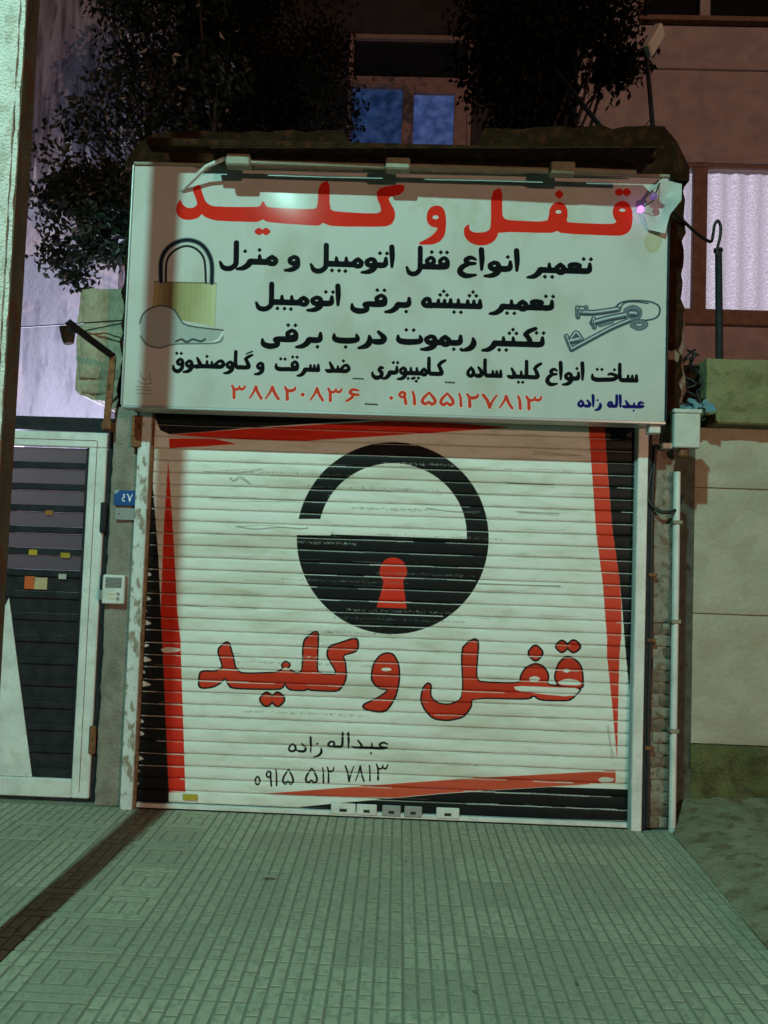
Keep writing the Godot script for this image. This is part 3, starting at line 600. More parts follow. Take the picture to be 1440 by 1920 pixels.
# ---------------------------------------------------------------- the scene
func _ready():
	var cam := Camera3D.new()
	cam.name = "camera"
	add_child(cam)
	cam.position = Vector3(0.0675, 1.5245, 4.4611)
	cam.rotation = Vector3(0.0473, 0.0215, 0.0347)
	cam.fov = rad_to_deg(2.0 * atan(960.0 / 1450.0))
	cam.far = 300.0
	cam.current = true
	var we := WorldEnvironment.new()
	we.name = "world_environment"
	var env := Environment.new()
	var sky := Sky.new()
	var sm := ProceduralSkyMaterial.new()
	sm.sky_top_color = Color(0.10, 0.10, 0.13)
	sm.sky_horizon_color = Color(0.20, 0.16, 0.14)
	sm.ground_bottom_color = Color(0.03, 0.03, 0.03)
	sm.ground_horizon_color = Color(0.10, 0.08, 0.07)
	sm.energy_multiplier = 1.0
	sky.sky_material = sm
	env.background_mode = Environment.BG_SKY
	env.sky = sky
	env.background_energy_multiplier = 0.08
	env.tonemap_mode = Environment.TONE_MAPPER_LINEAR
	env.tonemap_exposure = 1.0
	env.sdfgi_enabled = true
	env.ssao_enabled = true
	env.ssil_enabled = true
	we.environment = env
	add_child(we)
	var moon := DirectionalLight3D.new()
	moon.name = "moon"
	moon.light_energy = 0.004
	moon.light_color = Color(0.75, 0.8, 1.0)
	moon.light_angular_distance = 10.0
	moon.shadow_enabled = true
	moon.rotation_degrees = Vector3(-60, 150, 0)
	add_child(moon)
	make_materials()
	street_lamps()
	ground()
	pavement_tiles()
	shop()
	shutter()
	sign_board()
	lamp_batten()
	gate()
	right_side()
	backdrop()
	small_things()

func make_materials():
	mats.cement = noisy(Color(0.15, 0.135, 0.11), Color(0.26, 0.235, 0.195), 1.1, 0.9, 3, 0.35, 2.0, Color(0.12, 0.11, 0.08, 0.6))
	mats.plaster = noisy(Color(0.24, 0.215, 0.15), Color(0.34, 0.305, 0.22), 1.3, 0.95, 8, 0.3, 3.0, Color(0.17, 0.145, 0.085, 0.6), Vector3(1.4, 0.5, 1.4))
	mats.brick = noisy(Color(0.16, 0.13, 0.10), Color(0.30, 0.26, 0.21), 0.5, 0.95, 12, 0.45, 4.0, Color(0.10, 0.06, 0.03, 0.8))
	mats.oldwall = noisy(Color(0.10, 0.085, 0.06), Color(0.2, 0.17, 0.12), 0.9, 0.95, 15, 0.4, 4.0, Color(0.04, 0.03, 0.02, 0.8))
	mats.dark_brown = noisy(Color(0.012, 0.007, 0.004), Color(0.028, 0.016, 0.009), 0.5, 0.97, 17, 0.5, 4.0, Color(0.06, 0.022, 0.01, 0.6))  # near-black brown, keeps the wall top dark though the lamp reaches it
	mats.dark_brown.metallic_specular = 0.1
	mats.white_paint = noisy(Color(0.5, 0.52, 0.5), Color(0.66, 0.68, 0.65), 0.8, 0.45, 21, 0.5, 0.0, Color(0.42, 0.42, 0.38, 0.4))
	mats.chipped = noisy(Color(0.45, 0.47, 0.45), Color(0.6, 0.62, 0.6), 0.35, 0.5, 24, 0.5, 0.0, Color(0.2, 0.15, 0.1, 0.9), Vector3(1, 0.5, 1))
	mats.dull = noisy(Color(0.16, 0.15, 0.1), Color(0.26, 0.25, 0.18), 0.3, 0.6, 19, 0.4)
	mats.pale_green = noisy(Color(0.36, 0.42, 0.38), Color(0.43, 0.5, 0.45), 0.4, 0.5, 29, 0.4)
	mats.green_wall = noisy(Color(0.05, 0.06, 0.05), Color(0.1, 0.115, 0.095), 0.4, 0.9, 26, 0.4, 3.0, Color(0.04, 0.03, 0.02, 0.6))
	mats.brick_dark = noisy(Color(0.11, 0.075, 0.05), Color(0.21, 0.15, 0.11), 0.3, 0.95, 13, 0.45, 4.0, Color(0.07, 0.05, 0.03, 0.7))
	mats.alu = mat(0.45, 0.46, 0.45, 0.35, 0.6)
	mats.dark_iron = noisy(Color(0.012, 0.013, 0.015), Color(0.026, 0.028, 0.031), 0.4, 0.65, 27, 0.4)
	mats.dark_iron.metallic_specular = 0.25
	mats.rust = noisy(Color(0.10, 0.035, 0.012), Color(0.24, 0.10, 0.035), 0.25, 0.85, 31, 0.5, 2.0, Color(0.05, 0.02, 0.01, 0.7))
	mats.black = mat(0.012, 0.012, 0.012, 0.55)
	mats.cable = mat(0.01, 0.01, 0.011, 0.6)
	mats.bark = noisy(Color(0.012, 0.009, 0.006), Color(0.035, 0.026, 0.02), 0.3, 0.95, 35, 0.5, 4.0)
	mats.leaf_shade = mat(0.007, 0.009, 0.005, 0.75)  # near-black copy of the leaf colour holding the shade of the crowns
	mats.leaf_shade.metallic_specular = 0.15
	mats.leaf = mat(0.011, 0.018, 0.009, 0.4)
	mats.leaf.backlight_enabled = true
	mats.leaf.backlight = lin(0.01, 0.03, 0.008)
	mats.tile = []
	for i in 3:
		mats.tile.append(noisy(Color(0.255, 0.235, 0.165) * (0.92 + 0.08 * i), Color(0.395, 0.365, 0.265) * (0.92 + 0.08 * i), 0.19 + 0.05 * i, 0.8, 41 + i * 3, 0.75, 2.0, Color(0.2, 0.19, 0.14, 0.6)))
	mats.joint = noisy(Color(0.15, 0.14, 0.098), Color(0.26, 0.245, 0.178), 0.3, 0.95, 55, 0.6)
	mats.asphalt = noisy(Color(0.035, 0.035, 0.034), Color(0.065, 0.065, 0.062), 0.7, 0.95, 58, 0.8, 3.0)
	mats.concrete = noisy(Color(0.17, 0.135, 0.08), Color(0.33, 0.27, 0.175), 0.8, 0.92, 61, 0.45, 3.0, Color(0.13, 0.075, 0.03, 0.8))  # brown stain partly stands in for tree shade on the apron
	mats.stone = noisy(Color(0.29, 0.275, 0.21), Color(0.39, 0.37, 0.29), 1.6, 0.85, 65, 0.4, 1.0, Color(0.3, 0.26, 0.19, 0.5))
	mats.moss = noisy(Color(0.045, 0.05, 0.014), Color(0.12, 0.12, 0.045), 0.8, 0.97, 68, 0.5, 5.0, Color(0.03, 0.03, 0.012, 0.7))
	mats.coping = noisy(Color(0.13, 0.135, 0.06), Color(0.21, 0.205, 0.1), 0.9, 0.95, 71, 0.4, 3.0, Color(0.09, 0.1, 0.03, 0.6))
	mats.lilac_wall = noisy(Color(0.5, 0.49, 0.5), Color(0.66, 0.65, 0.66), 1.8, 0.9, 74, 0.25, 1.0, Color(0.36, 0.35, 0.38, 0.8), Vector3(1.6, 0.35, 1.6))
	mats.streaked_dim = noisy(Color(0.13, 0.125, 0.15), Color(0.34, 0.33, 0.38), 1.3, 0.95, 75, 0.25, 1.0, Color(0.08, 0.075, 0.09, 0.8), Vector3(2.2, 0.22, 2.2))  # streaky dirt, with the fading of light up the wall in its tone
	mats.tan_wall = noisy(Color(0.33, 0.29, 0.31), Color(0.42, 0.38, 0.41), 2.2, 0.9, 77, 0.3, 1.0, Color(0.28, 0.25, 0.27, 0.5))
	mats.dark_wall = noisy(Color(0.012, 0.009, 0.007), Color(0.03, 0.022, 0.017), 1.5, 0.95, 81, 0.4)  # near black so the unlit building stays dark under the amber lamp
	mats.brown_frame = noisy(Color(0.15, 0.09, 0.06), Color(0.23, 0.145, 0.105), 0.6, 0.7, 84, 0.4)
	mats.panel = mat(0.02, 0.02, 0.022, 0.6)
	mats.panel.backlight_enabled = true
	mats.panel.backlight = lin(0.022, 0.0165, 0.0155)
	mats.post = noisy(Color(0.46, 0.47, 0.43), Color(0.62, 0.63, 0.58), 0.5, 0.9, 91, 0.4, 5.0, Color(0.3, 0.29, 0.22, 0.6))
	mats.post_side_shade = noisy(Color(0.05, 0.045, 0.03), Color(0.11, 0.09, 0.06), 0.35, 0.9, 94, 0.4, 2.0, Color(0.12, 0.035, 0.012, 0.9), Vector3(1, 0.4, 1))  # rust patches, with the shade of the pole side in the dark tone

func street_lamp(label: String, head: Vector3, foot: Vector3, col: Color, energy: float, aim: Vector3, half: float, blend: float, size: float):
	var t := thing("street_lamp", label, "street lamp", foot, "street lamps")
	var h := head - foot
	put("pole", tube([Vector3.ZERO, Vector3(0, h.y * 0.6, 0), Vector3(0, h.y + 0.15, 0)], 0.075, 0.045, 12), mats.alu, t)
	put("base_plate", boxm(Vector3(-0.16, 0, -0.16), Vector3(0.16, 0.03, 0.16), 0.008), mats.alu, t)
	var back := Vector3(h.x, 0, h.z).normalized()
	put("arm", tube(smooth([Vector3(0, h.y + 0.1, 0), Vector3(h.x * 0.5, h.y + 0.22, h.z * 0.5), Vector3(h.x, h.y + 0.12, h.z) - back * 0.1]), 0.035, 0.03, 10), mats.alu, t)
	var hd := put("lamp_head", boxm(Vector3(-0.15, 0.03, -0.28), Vector3(0.15, 0.14, 0.28), 0.03), mats.alu, t, h)
	hd.rotation.y = atan2(back.x, back.z)
	var g := glow(col, 6.0)
	var lens := put("lens", boxm(Vector3(-size * 0.9, 0.0, -size * 0.9), Vector3(size * 0.9, 0.03, size * 0.9), 0.01), g, t, h)
	lens.rotation.y = atan2(back.x, back.z)
	var l := SpotLight3D.new()
	l.name = "light"
	t.add_child(l)
	l.position = h - Vector3(0, size + 0.02, 0)
	l.light_color = col.linear_to_srgb()
	l.light_energy = energy
	l.light_size = size
	l.spot_range = 60.0
	l.spot_attenuation = 2.0
	l.spot_angle = half
	l.spot_angle_attenuation = blend
	l.shadow_enabled = true
	l.look_at_from_position(h - Vector3(0, size + 0.02, 0) + foot, aim, Vector3.UP)

func street_lamps():
	street_lamp("street lamp with greenish white light over the lane behind the viewer", Vector3(-1.7, 6.7, 7.0), Vector3(-1.7, 0, 8.3), Color(0.46, 1.0, 0.88), 54.0, Vector3(-0.1, 0.0, 1.6), 38.0, 0.55, 0.1)
	street_lamp("distant street lamp with amber light far down the lane", Vector3(16.0, 3.4, 28.0), Vector3(17.2, 0, 28.6), Color(1.0, 0.55, 0.37), 300.0, Vector3(0.0, 2.0, 0.0), 40.0, 0.3, 0.18)

func ground():
	var g := setting("ground")
	put("asphalt", boxm(Vector3(-60, -0.5, 4.9), Vector3(60, -0.12, 60), 0.01), mats.asphalt, g)
	put("yard_floor", boxm(Vector3(-60, -0.5, -40), Vector3(60, -0.035, -0.4), 0.01), mats.concrete, g)
	var pv := setting("pavement")
	put("mortar_bed", boxm(Vector3(-12, -0.4, -0.4), Vector3(12, -0.0042, 4.7), 0.004), mats.joint, pv)
	put("kerb_stone", boxm(Vector3(-12, -0.4, 4.7), Vector3(12, 0.0, 4.9), 0.02), mats.concrete, pv)
	# dirty cement apron under the garden wall, its brown partly painted tree shade
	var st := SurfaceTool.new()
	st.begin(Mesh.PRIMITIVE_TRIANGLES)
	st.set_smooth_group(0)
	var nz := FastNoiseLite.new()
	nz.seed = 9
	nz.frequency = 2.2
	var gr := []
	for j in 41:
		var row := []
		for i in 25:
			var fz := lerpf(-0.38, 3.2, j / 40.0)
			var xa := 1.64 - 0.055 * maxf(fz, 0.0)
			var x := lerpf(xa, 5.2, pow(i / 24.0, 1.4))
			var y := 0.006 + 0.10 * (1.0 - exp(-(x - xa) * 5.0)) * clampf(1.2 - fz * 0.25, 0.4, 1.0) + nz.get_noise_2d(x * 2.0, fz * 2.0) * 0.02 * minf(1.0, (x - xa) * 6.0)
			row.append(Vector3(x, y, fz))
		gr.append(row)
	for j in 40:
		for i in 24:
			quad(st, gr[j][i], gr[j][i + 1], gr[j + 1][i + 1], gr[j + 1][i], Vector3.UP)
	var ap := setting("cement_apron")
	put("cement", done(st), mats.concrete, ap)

func tile_mesh(kind: int) -> ArrayMesh:
	# a terrazzo tile pressed with raised bars; grooves between them are real
	var s := 0.258
	var slab := start()
	cbox(slab, Vector3(0.0015, -0.03, 0.0015), Vector3(s - 0.0015, -0.0034, s - 0.0015), 0.001)
	var am := done(slab)
	var st := start()
	var g := 0.011
	rng.seed = 100 + kind
	if kind < 4:
		for i in 5:
			var x0 := s * i / 5.0 + g / 2
			var x1 := s * (i + 1) / 5.0 - g / 2
			var cuts := [0.0, rng.randf_range(0.36, 0.66), 1.0]
			if (i + kind) % 2 == 0:
				cuts = [0.0, rng.randf_range(0.26, 0.4), rng.randf_range(0.6, 0.74), 1.0]
			for k in cuts.size() - 1:
				cbox(st, Vector3(x0, -0.006, s * cuts[k] + g * 0.5), Vector3(x1, rng.randf_range(-0.0008, 0.0006), s * cuts[k + 1] - g * 0.5), 0.0012)
	else:
		# frame of bars round a split middle
		var q := s / 5.0
		for r in [[0, 0, 5, 1], [0, 4, 5, 5], [0, 1, 1, 4], [4, 1, 5, 4], [1, 1, 4, 2], [1, 2, 2.5, 4], [2.5, 2, 4, 4]]:
			cbox(st, Vector3(r[0] * q + g / 2, -0.006, r[1] * q + g / 2), Vector3(r[2] * q - g / 2, rng.randf_range(-0.0008, 0.0006), r[3] * q - g / 2), 0.0007)
	st.generate_normals()
	st.commit(am)
	return am

func pavement_tiles():
	var pv: Node3D = get_node("pavement")
	var kinds := []
	for k in 5:
		var row := []
		for c in 3:
			var m := tile_mesh(k)
			m.surface_set_material(0, mats.joint)
			m.surface_set_material(1, mats.tile[c])
			row.append(m)
		kinds.append(row)
	rng.seed = 4
	var s := 0.258
	for j in 14:
		for i in 20:
			var x := -3.48 + i * s
			var z := 0.012 + j * s
			if x + s > 1.66 - 0.055 * z and x > 1.5 - 0.055 * z:
				continue
			var k := rng.randi_range(0, 3)
			if i == 9 or (i < 9 and rng.randf() < 0.12):
				k = 4
			var o := put("tile", kinds[k][rng.randi_range(0, 2)], null, pv, Vector3(x, rng.randf_range(-0.0012, 0.0006), z))
			if k == 4:
				o.rotation.y = 0.0
			o.rotation.z = rng.randf_range(-0.003, 0.003)
			o.rotation.x = rng.randf_range(-0.003, 0.003)

func shop():
	var b := thing("shop_building", "small one-storey shop of grey cement holding the white roller shutter", "building")
	put("pier", rough(-1.625, -1.47, 0.0, 2.3, 0.0, -0.36, 0.006, 0.02, 5, 0.006), mats.cement, b)
	put("pier", rough(1.478, 1.627, 0.0, 1.16, -0.014, -0.36, 0.004, 0.03, 6, 0.002), mats.joint, b)
	put("pier_plaster", rough(1.475, 1.63, 1.16, 2.3, 0.002, -0.36, 0.012, 0.02, 7, 0.01), mats.brick, b)
	rng.seed = 88
	for k in 17:
		var yb := 0.004 + k * 0.068
		var split := 1.478 + (0.095 if k % 2 == 0 else 0.05) + rng.randf_range(-0.008, 0.008)
		for q in [[1.476, split - 0.004], [split + 0.004, 1.629]]:
			put("brick", rough(q[0], q[1], yb + 0.003, yb + 0.061, rng.randf_range(-0.006, 0.004), -0.03, 0.003, 0.014, 200 + k, 0.002), mats.brick if rng.randf() < 0.7 else mats.brick_dark, b)
	# splayed dark reveal between the pier and the garden wall
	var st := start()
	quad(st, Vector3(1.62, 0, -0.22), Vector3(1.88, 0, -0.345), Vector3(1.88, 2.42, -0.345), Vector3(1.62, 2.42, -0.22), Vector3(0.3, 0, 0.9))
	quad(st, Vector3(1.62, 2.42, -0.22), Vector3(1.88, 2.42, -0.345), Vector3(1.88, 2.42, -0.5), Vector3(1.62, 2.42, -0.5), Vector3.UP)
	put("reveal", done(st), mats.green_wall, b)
	put("gap_filler", rough(1.6, 1.96, 2.3, 2.76, -0.45, -0.6, 0.012, 0.03, 18, 0.01), mats.dark_brown, b)  # dark filler added where the gap shows only darkness
	put("upper_wall", rough(-1.62, 1.675, 2.3, 3.74, -0.03, -0.36, 0.015, 0.05, 8, 0.03), mats.dark_brown, b)
	# uneven mud-plastered parapet
	var pl := PackedVector2Array()
	var nz := FastNoiseLite.new()
	nz.seed = 14
	nz.frequency = 3.0
	pl.append(Vector2(-1.63, 3.735))
	for i in 45:
		var x := lerpf(-1.63, 1.69, i / 44.0)
		var e := minf(1.0, minf(x + 1.63, 1.69 - x) / 0.16 + 0.25)
		var rise := lerpf(0.21, 0.33, i / 44.0)
		if x > -0.32 and x < 0.48:
			rise = 0.05
		pl.append(Vector2(x, 3.735 + (rise + nz.get_noise_1d(x * 2.0) * 0.03) * e))
	pl.append(Vector2(1.69, 3.735))
	put("parapet", extrude(pl, 0.0, -0.3), mats.dark_brown, b)
	bx("roof_slab", -1.62, 1.66, 3.55, 3.7, -2.3, -0.365, mats.concrete, b, 0.01)
	bx("side_wall", -1.62, -1.46, 0, 3.55, -2.3, -0.365, mats.cement, b, 0.01)
	bx("side_wall", 1.5, 1.66, 0, 3.55, -2.3, -0.365, mats.cement, b, 0.01)
	bx("rear_wall", -1.46, 1.5, 0, 3.55, -2.3, -2.12, mats.cement, b, 0.01)
	# lump of mud plaster that swells out beside the sign
	var lump := SurfaceTool.new()
	lump.begin(Mesh.PRIMITIVE_TRIANGLES)
	lump.set_smooth_group(0)
	var pts := []
	for j in 15:
		var row := []
		for i in 13:
			var a := PI * i / 12.0
			var v := j / 14.0
			var r := 0.10 * sin(PI * clampf(v * 0.92 + 0.06, 0.0, 1.0)) * (1.0 + 0.5 * nz.get_noise_2d(a * 0.3, v * 2.0))
			row.append(Vector3(1.64 + cos(a) * r * 0.8 + 0.02 * sin(v * 9.0), lerpf(2.36, 3.06, v), -0.12 + sin(a) * r * 0.9))
		pts.append(row)
	for j in 14:
		for i in 12:
			quad(lump, pts[j][i], pts[j][i + 1], pts[j + 1][i + 1], pts[j + 1][i], (pts[j][i] + pts[j + 1][i + 1]) / 2 - Vector3(1.64, (pts[j][i].y + pts[j + 1][i].y) / 2, -0.12))
	put("plaster_lump", done(lump), mats.brick, b)
	# broken plaster wall end that hangs over the gate
	var cb := PackedVector2Array()
	nz.frequency = 9.0
	for i in CORBEL.size():
		var a := Vector2(CORBEL[i][0], CORBEL[i][1])
		var c := Vector2(CORBEL[(i + 1) % CORBEL.size()][0], CORBEL[(i + 1) % CORBEL.size()][1])
		var n := int(maxf(1.0, a.distance_to(c) / 0.03))
		for k in n:
			var q := a.lerp(c, float(k) / n)
			cb.append(q + Vector2(nz.get_noise_2d(q.x * 3, q.y * 3), nz.get_noise_2d(q.y * 3, q.x * 3 + 5)) * 0.009)
	var w := thing("plaster_wall_end", "broken end of beige plastered wall hanging above the gate corner", "wall")
	put("masonry", extrude(cb, -0.135, -0.7), mats.plaster, w)
	# a plaster skin with soft relief over the front, slightly smaller than the masonry
	put("render_coat", rough(-1.905, -1.63, 2.49, 3.03, -0.115, -0.134, 0.012, 0.02, 33, 0.01), mats.plaster, w)
	put("render_coat", rough(-1.885, -1.715, 2.395, 2.478, -0.12, -0.134, 0.02, 0.015, 36, 0.02), mats.plaster, w)

func shutter():
	var x0 := -1.43
	var x1 := 1.445
	var w := x1 - x0
	var h := 2.42
	var white := Color8(214, 218, 212)
	var red := Color8(205, 52, 38)
	var blk := Color8(30, 32, 33)
	canvas(x0, 0.0, w, h, 500.0, white)
	grime(3, 0.5, Color(0.86, 0.84, 0.78), 0.02, 3.0)
	for q in SBLACK:
		fill(q, blk)
	for i in SRED.size():
		fill(SRED[i], [red, red, red, Color8(204, 66, 48), Color8(196, 82, 60)][i])
	# padlock emblem
	var c: Array = LOCKC
	var circ := []
	for i in 96:
		circ.append([c[0] + cos(TAU * i / 96) * 0.553, c[1] + sin(TAU * i / 96) * 0.553])
	fill(circ, blk)
	var inner := []
	for i in 65:
		inner.append([c[0] + cos(PI * i / 64) * 0.427, c[1] + 0.02 + sin(PI * i / 64) * 0.41])
	inner.append([c[0] - 0.427, c[1] + 0.006])
	inner.append([c[0] + 0.427, c[1] + 0.006])
	fill(inner, white)
	fill(LOCKGAPTOP, white)
	for q in KEYHOLE:
		fill(q, red)
	# lettering: black outline under the red
	for q in STEXT:
		var rq: Array = rounded(q)
		rq.append(rq[0])
		path(rq, 0.017, blk)
	for q in STEXT:
		fill(rounded(q), Color8(196, 58, 40))
	for i in STEXTHOLES.size():
		fill(rounded(STEXTHOLES[i]), white)
	for q in SWRITE:
		word(q, blk, 0.62)
	rng.seed = 77
	for q in SCUFF:
		for k in 3:
			var r := []
			for v in q:
				r.append([v[0] + rng.randfn() * 0.006, v[1] + rng.randfn() * 0.006])
			path(r, rng.randf_range(0.002, 0.006), Color8(120, 118, 108), 0.55)
	for k in 150:
		var yj := 0.035 + 0.07 * rng.randi_range(3, 29) + rng.randf_range(-0.008, 0.02)
		var xx := rng.randf_range(-1.1, 1.2)
		var ll := rng.randf_range(0.04, 0.3)
		path([[xx, yj], [xx + ll * 0.5, yj + rng.randf_range(-0.004, 0.004)], [xx + ll, yj + rng.randf_range(-0.004, 0.004)]], rng.randf_range(0.001, 0.0032), Color8(104, 106, 96), rng.randf_range(0.15, 0.5))
	# paint rubbed off along the slat edges and in chips
	var pitch := 0.07
	for i in 35:
		var yj := 0.035 + i * pitch
		var x := x0
		while x < x1:
			var l := rng.randf_range(0.03, 0.3)
			if rng.randf() < 0.86:
				path([[x, yj - 0.0052 + rng.randf_range(-0.0015, 0.0015)], [x + l, yj - 0.0052 + rng.randf_range(-0.0015, 0.0015)]], rng.randf_range(0.003, 0.0065), Color8(196, 196, 188), rng.randf_range(0.6, 1.0))
			x += l
		for k in 5:
			if rng.randf() < 0.5:
				var xx := rng.randf_range(x0, x1)
				path([[xx, yj + 0.01], [xx + rng.randf_range(0.03, 0.2), yj + 0.008 + rng.randf_range(-0.005, 0.005)]], rng.randf_range(0.0015, 0.004), Color8(150, 148, 138), 0.5)
		# worn-through paint beside the left guide rail
		if yj < 1.35 and rng.randf() < 0.75:
			var e := rng.randf_range(0.02, 0.085)
			fill(rounded([[x0, yj + 0.01], [x0 + 0.03, yj + 0.016], [x0 + 0.03 + e, yj + 0.03], [x0 + 0.02 + e * 0.6, yj + 0.05], [x0, yj + 0.062]]), Color8(198, 198, 190))
	for q in [[-1.29, 0.9, 0.13, 0.018], [-1.41, 0.92, 0.06, 0.012], [1.23, 0.265, 0.10, 0.018], [1.42, 0.6, 0.03, 0.02], [1.42, 0.75, 0.03, 0.015]]:
		fill(rounded([[q[0], q[1]], [q[0] + q[2] * 0.3, q[1] + q[3]], [q[0] + q[2], q[1] + q[3] * 0.5], [q[0] + q[2] * 0.8, q[1] - q[3] * 0.6], [q[0] + q[2] * 0.2, q[1] - q[3]]]), Color8(206, 208, 200))
	# dust that clings in specks along some slats
	for k in 16:
		var yd: float = 0.035 + pitch * [4, 7, 11, 12, 14, 15, 16, 18, 19, 21, 22, 24, 25, 26, 27, 28][k] + rng.randf_range(0.012, 0.05)
		var xa := rng.randf_range(-1.0, 0.4)
		var xb := xa + rng.randf_range(0.4, 1.0)
		for q in 170:
			var xq := rng.randf_range(xa, xb)
			path([[xq, yd + rng.randfn() * 0.005], [xq + rng.randf_range(0.002, 0.014), yd + rng.randfn() * 0.005]], rng.randf_range(0.0012, 0.003), Color8(128, 132, 120) if k % 3 else Color8(228, 230, 226), 0.35)
	grime(19, 0.45, Color(0.72, 0.66, 0.55), 0.012, 5.0)
	grime(23, 0.35, Color(0.8, 0.78, 0.7), 0.06, 4.0)
	var m := StandardMaterial3D.new()
	m.albedo_texture = tex()
	m.roughness = 0.38
	m.metallic_specular = 0.2
	var sh := thing("roller_shutter", "closed white steel roller shutter painted with black padlock emblem and red borders", "shutter")
	var nz := FastNoiseLite.new()
	nz.seed = 6
	nz.frequency = 1.6
	var prof := [[0.0, -0.01], [0.05, -0.001], [0.075, 0.0012], [0.2, 0.003], [0.5, 0.0042], [0.8, 0.0036], [0.93, 0.0024], [0.955, 0.001], [1.0, -0.01]]
	for i in 33:
		var ya := 0.035 + i * pitch
		var st := SurfaceTool.new()
		st.begin(Mesh.PRIMITIVE_TRIANGLES)
		var n := 24
		var rows := []
		for k in prof.size():
			var row := []
			for j in n + 1:
				var x := lerpf(x0, x1, float(j) / n)
				var wob := nz.get_noise_2d(x * 0.8, i * 3.7) * 0.0016
				row.append(Vector3(x, ya + prof[k][0] * pitch, prof[k][1] + wob * (1.0 if k > 0 and k < prof.size() - 1 else 0.0)))
			rows.append(row)
		for k in prof.size() - 1:
			st.set_smooth_group(0)
			for j in n:
				for t in [[0, 0, 1, 0, 1, 1], [0, 0, 1, 1, 0, 1]]:
					# clockwise seen from the street
					var vs := [rows[k + t[1]][j + t[0]], rows[k + t[5]][j + t[4]], rows[k + t[3]][j + t[2]]]
					for v in vs:
						st.set_uv(Vector2((v.x - x0) / w, 1.0 - v.y / h))
						st.add_vertex(v)
		put("slat", done(st), m, sh)
	# bottom bar, lock plates
	var bar := bx("bottom_bar", x0, x1, 0.006, 0.032, -0.012, 0.016, mats.white_paint, sh, 0.003)
	bar.set_meta("label", "white bottom bar of the shutter")
	for q in [[-0.27, 0.14], [-0.125, 0.115], [0.02, 0.105], [0.145, 0.1], [0.325, 0.13]]:
		var pz := bx("lock_plate", q[0], q[0] + q[1], 0.018, 0.078, 0.011, 0.024, mats.white_paint if q[1] > 0.11 else mats.alu, sh, 0.004)
		bx("keyway", q[0] + q[1] * 0.35, q[0] + q[1] * 0.65, 0.034, 0.05, 0.0242, 0.027, mats.black, pz, 0.002)
	bx("sticker", -1.115, -1.032, 0.058, 0.092, 0.0115, 0.0135, noisy(Color(0.3, 0.22, 0.01), Color(0.45, 0.36, 0.03), 0.05, 0.6, 5), sh, 0.0005)
	# guide rails
	var l := thing("guide_rail", "chipped white steel guide rail between the cement pier and the shutter", "rail", Vector3.ZERO, "shutter guide rails")
	bx("channel", -1.462, -1.392, 0.0, 2.29, 0.012, 0.052, mats.chipped, l, 0.004)
	bx("lip", -1.392, -1.378, 0.0, 2.29, 0.012, 0.026, mats.rust, l, 0.002)
	var r := thing("guide_rail", "clean white steel guide rail beside the brick pier with black cable", "rail", Vector3.ZERO, "shutter guide rails")
	bx("channel", 1.408, 1.466, 0.0, 2.29, 0.012, 0.052, mats.white_paint, r, 0.004)
	bx("lip", 1.396, 1.408, 0.0, 2.29, 0.012, 0.026, mats.alu, r, 0.002)
	bx("back_angle", 1.4665, 1.492, 0.0, 2.29, 0.016, 0.036, mats.dark_iron, r, 0.002)

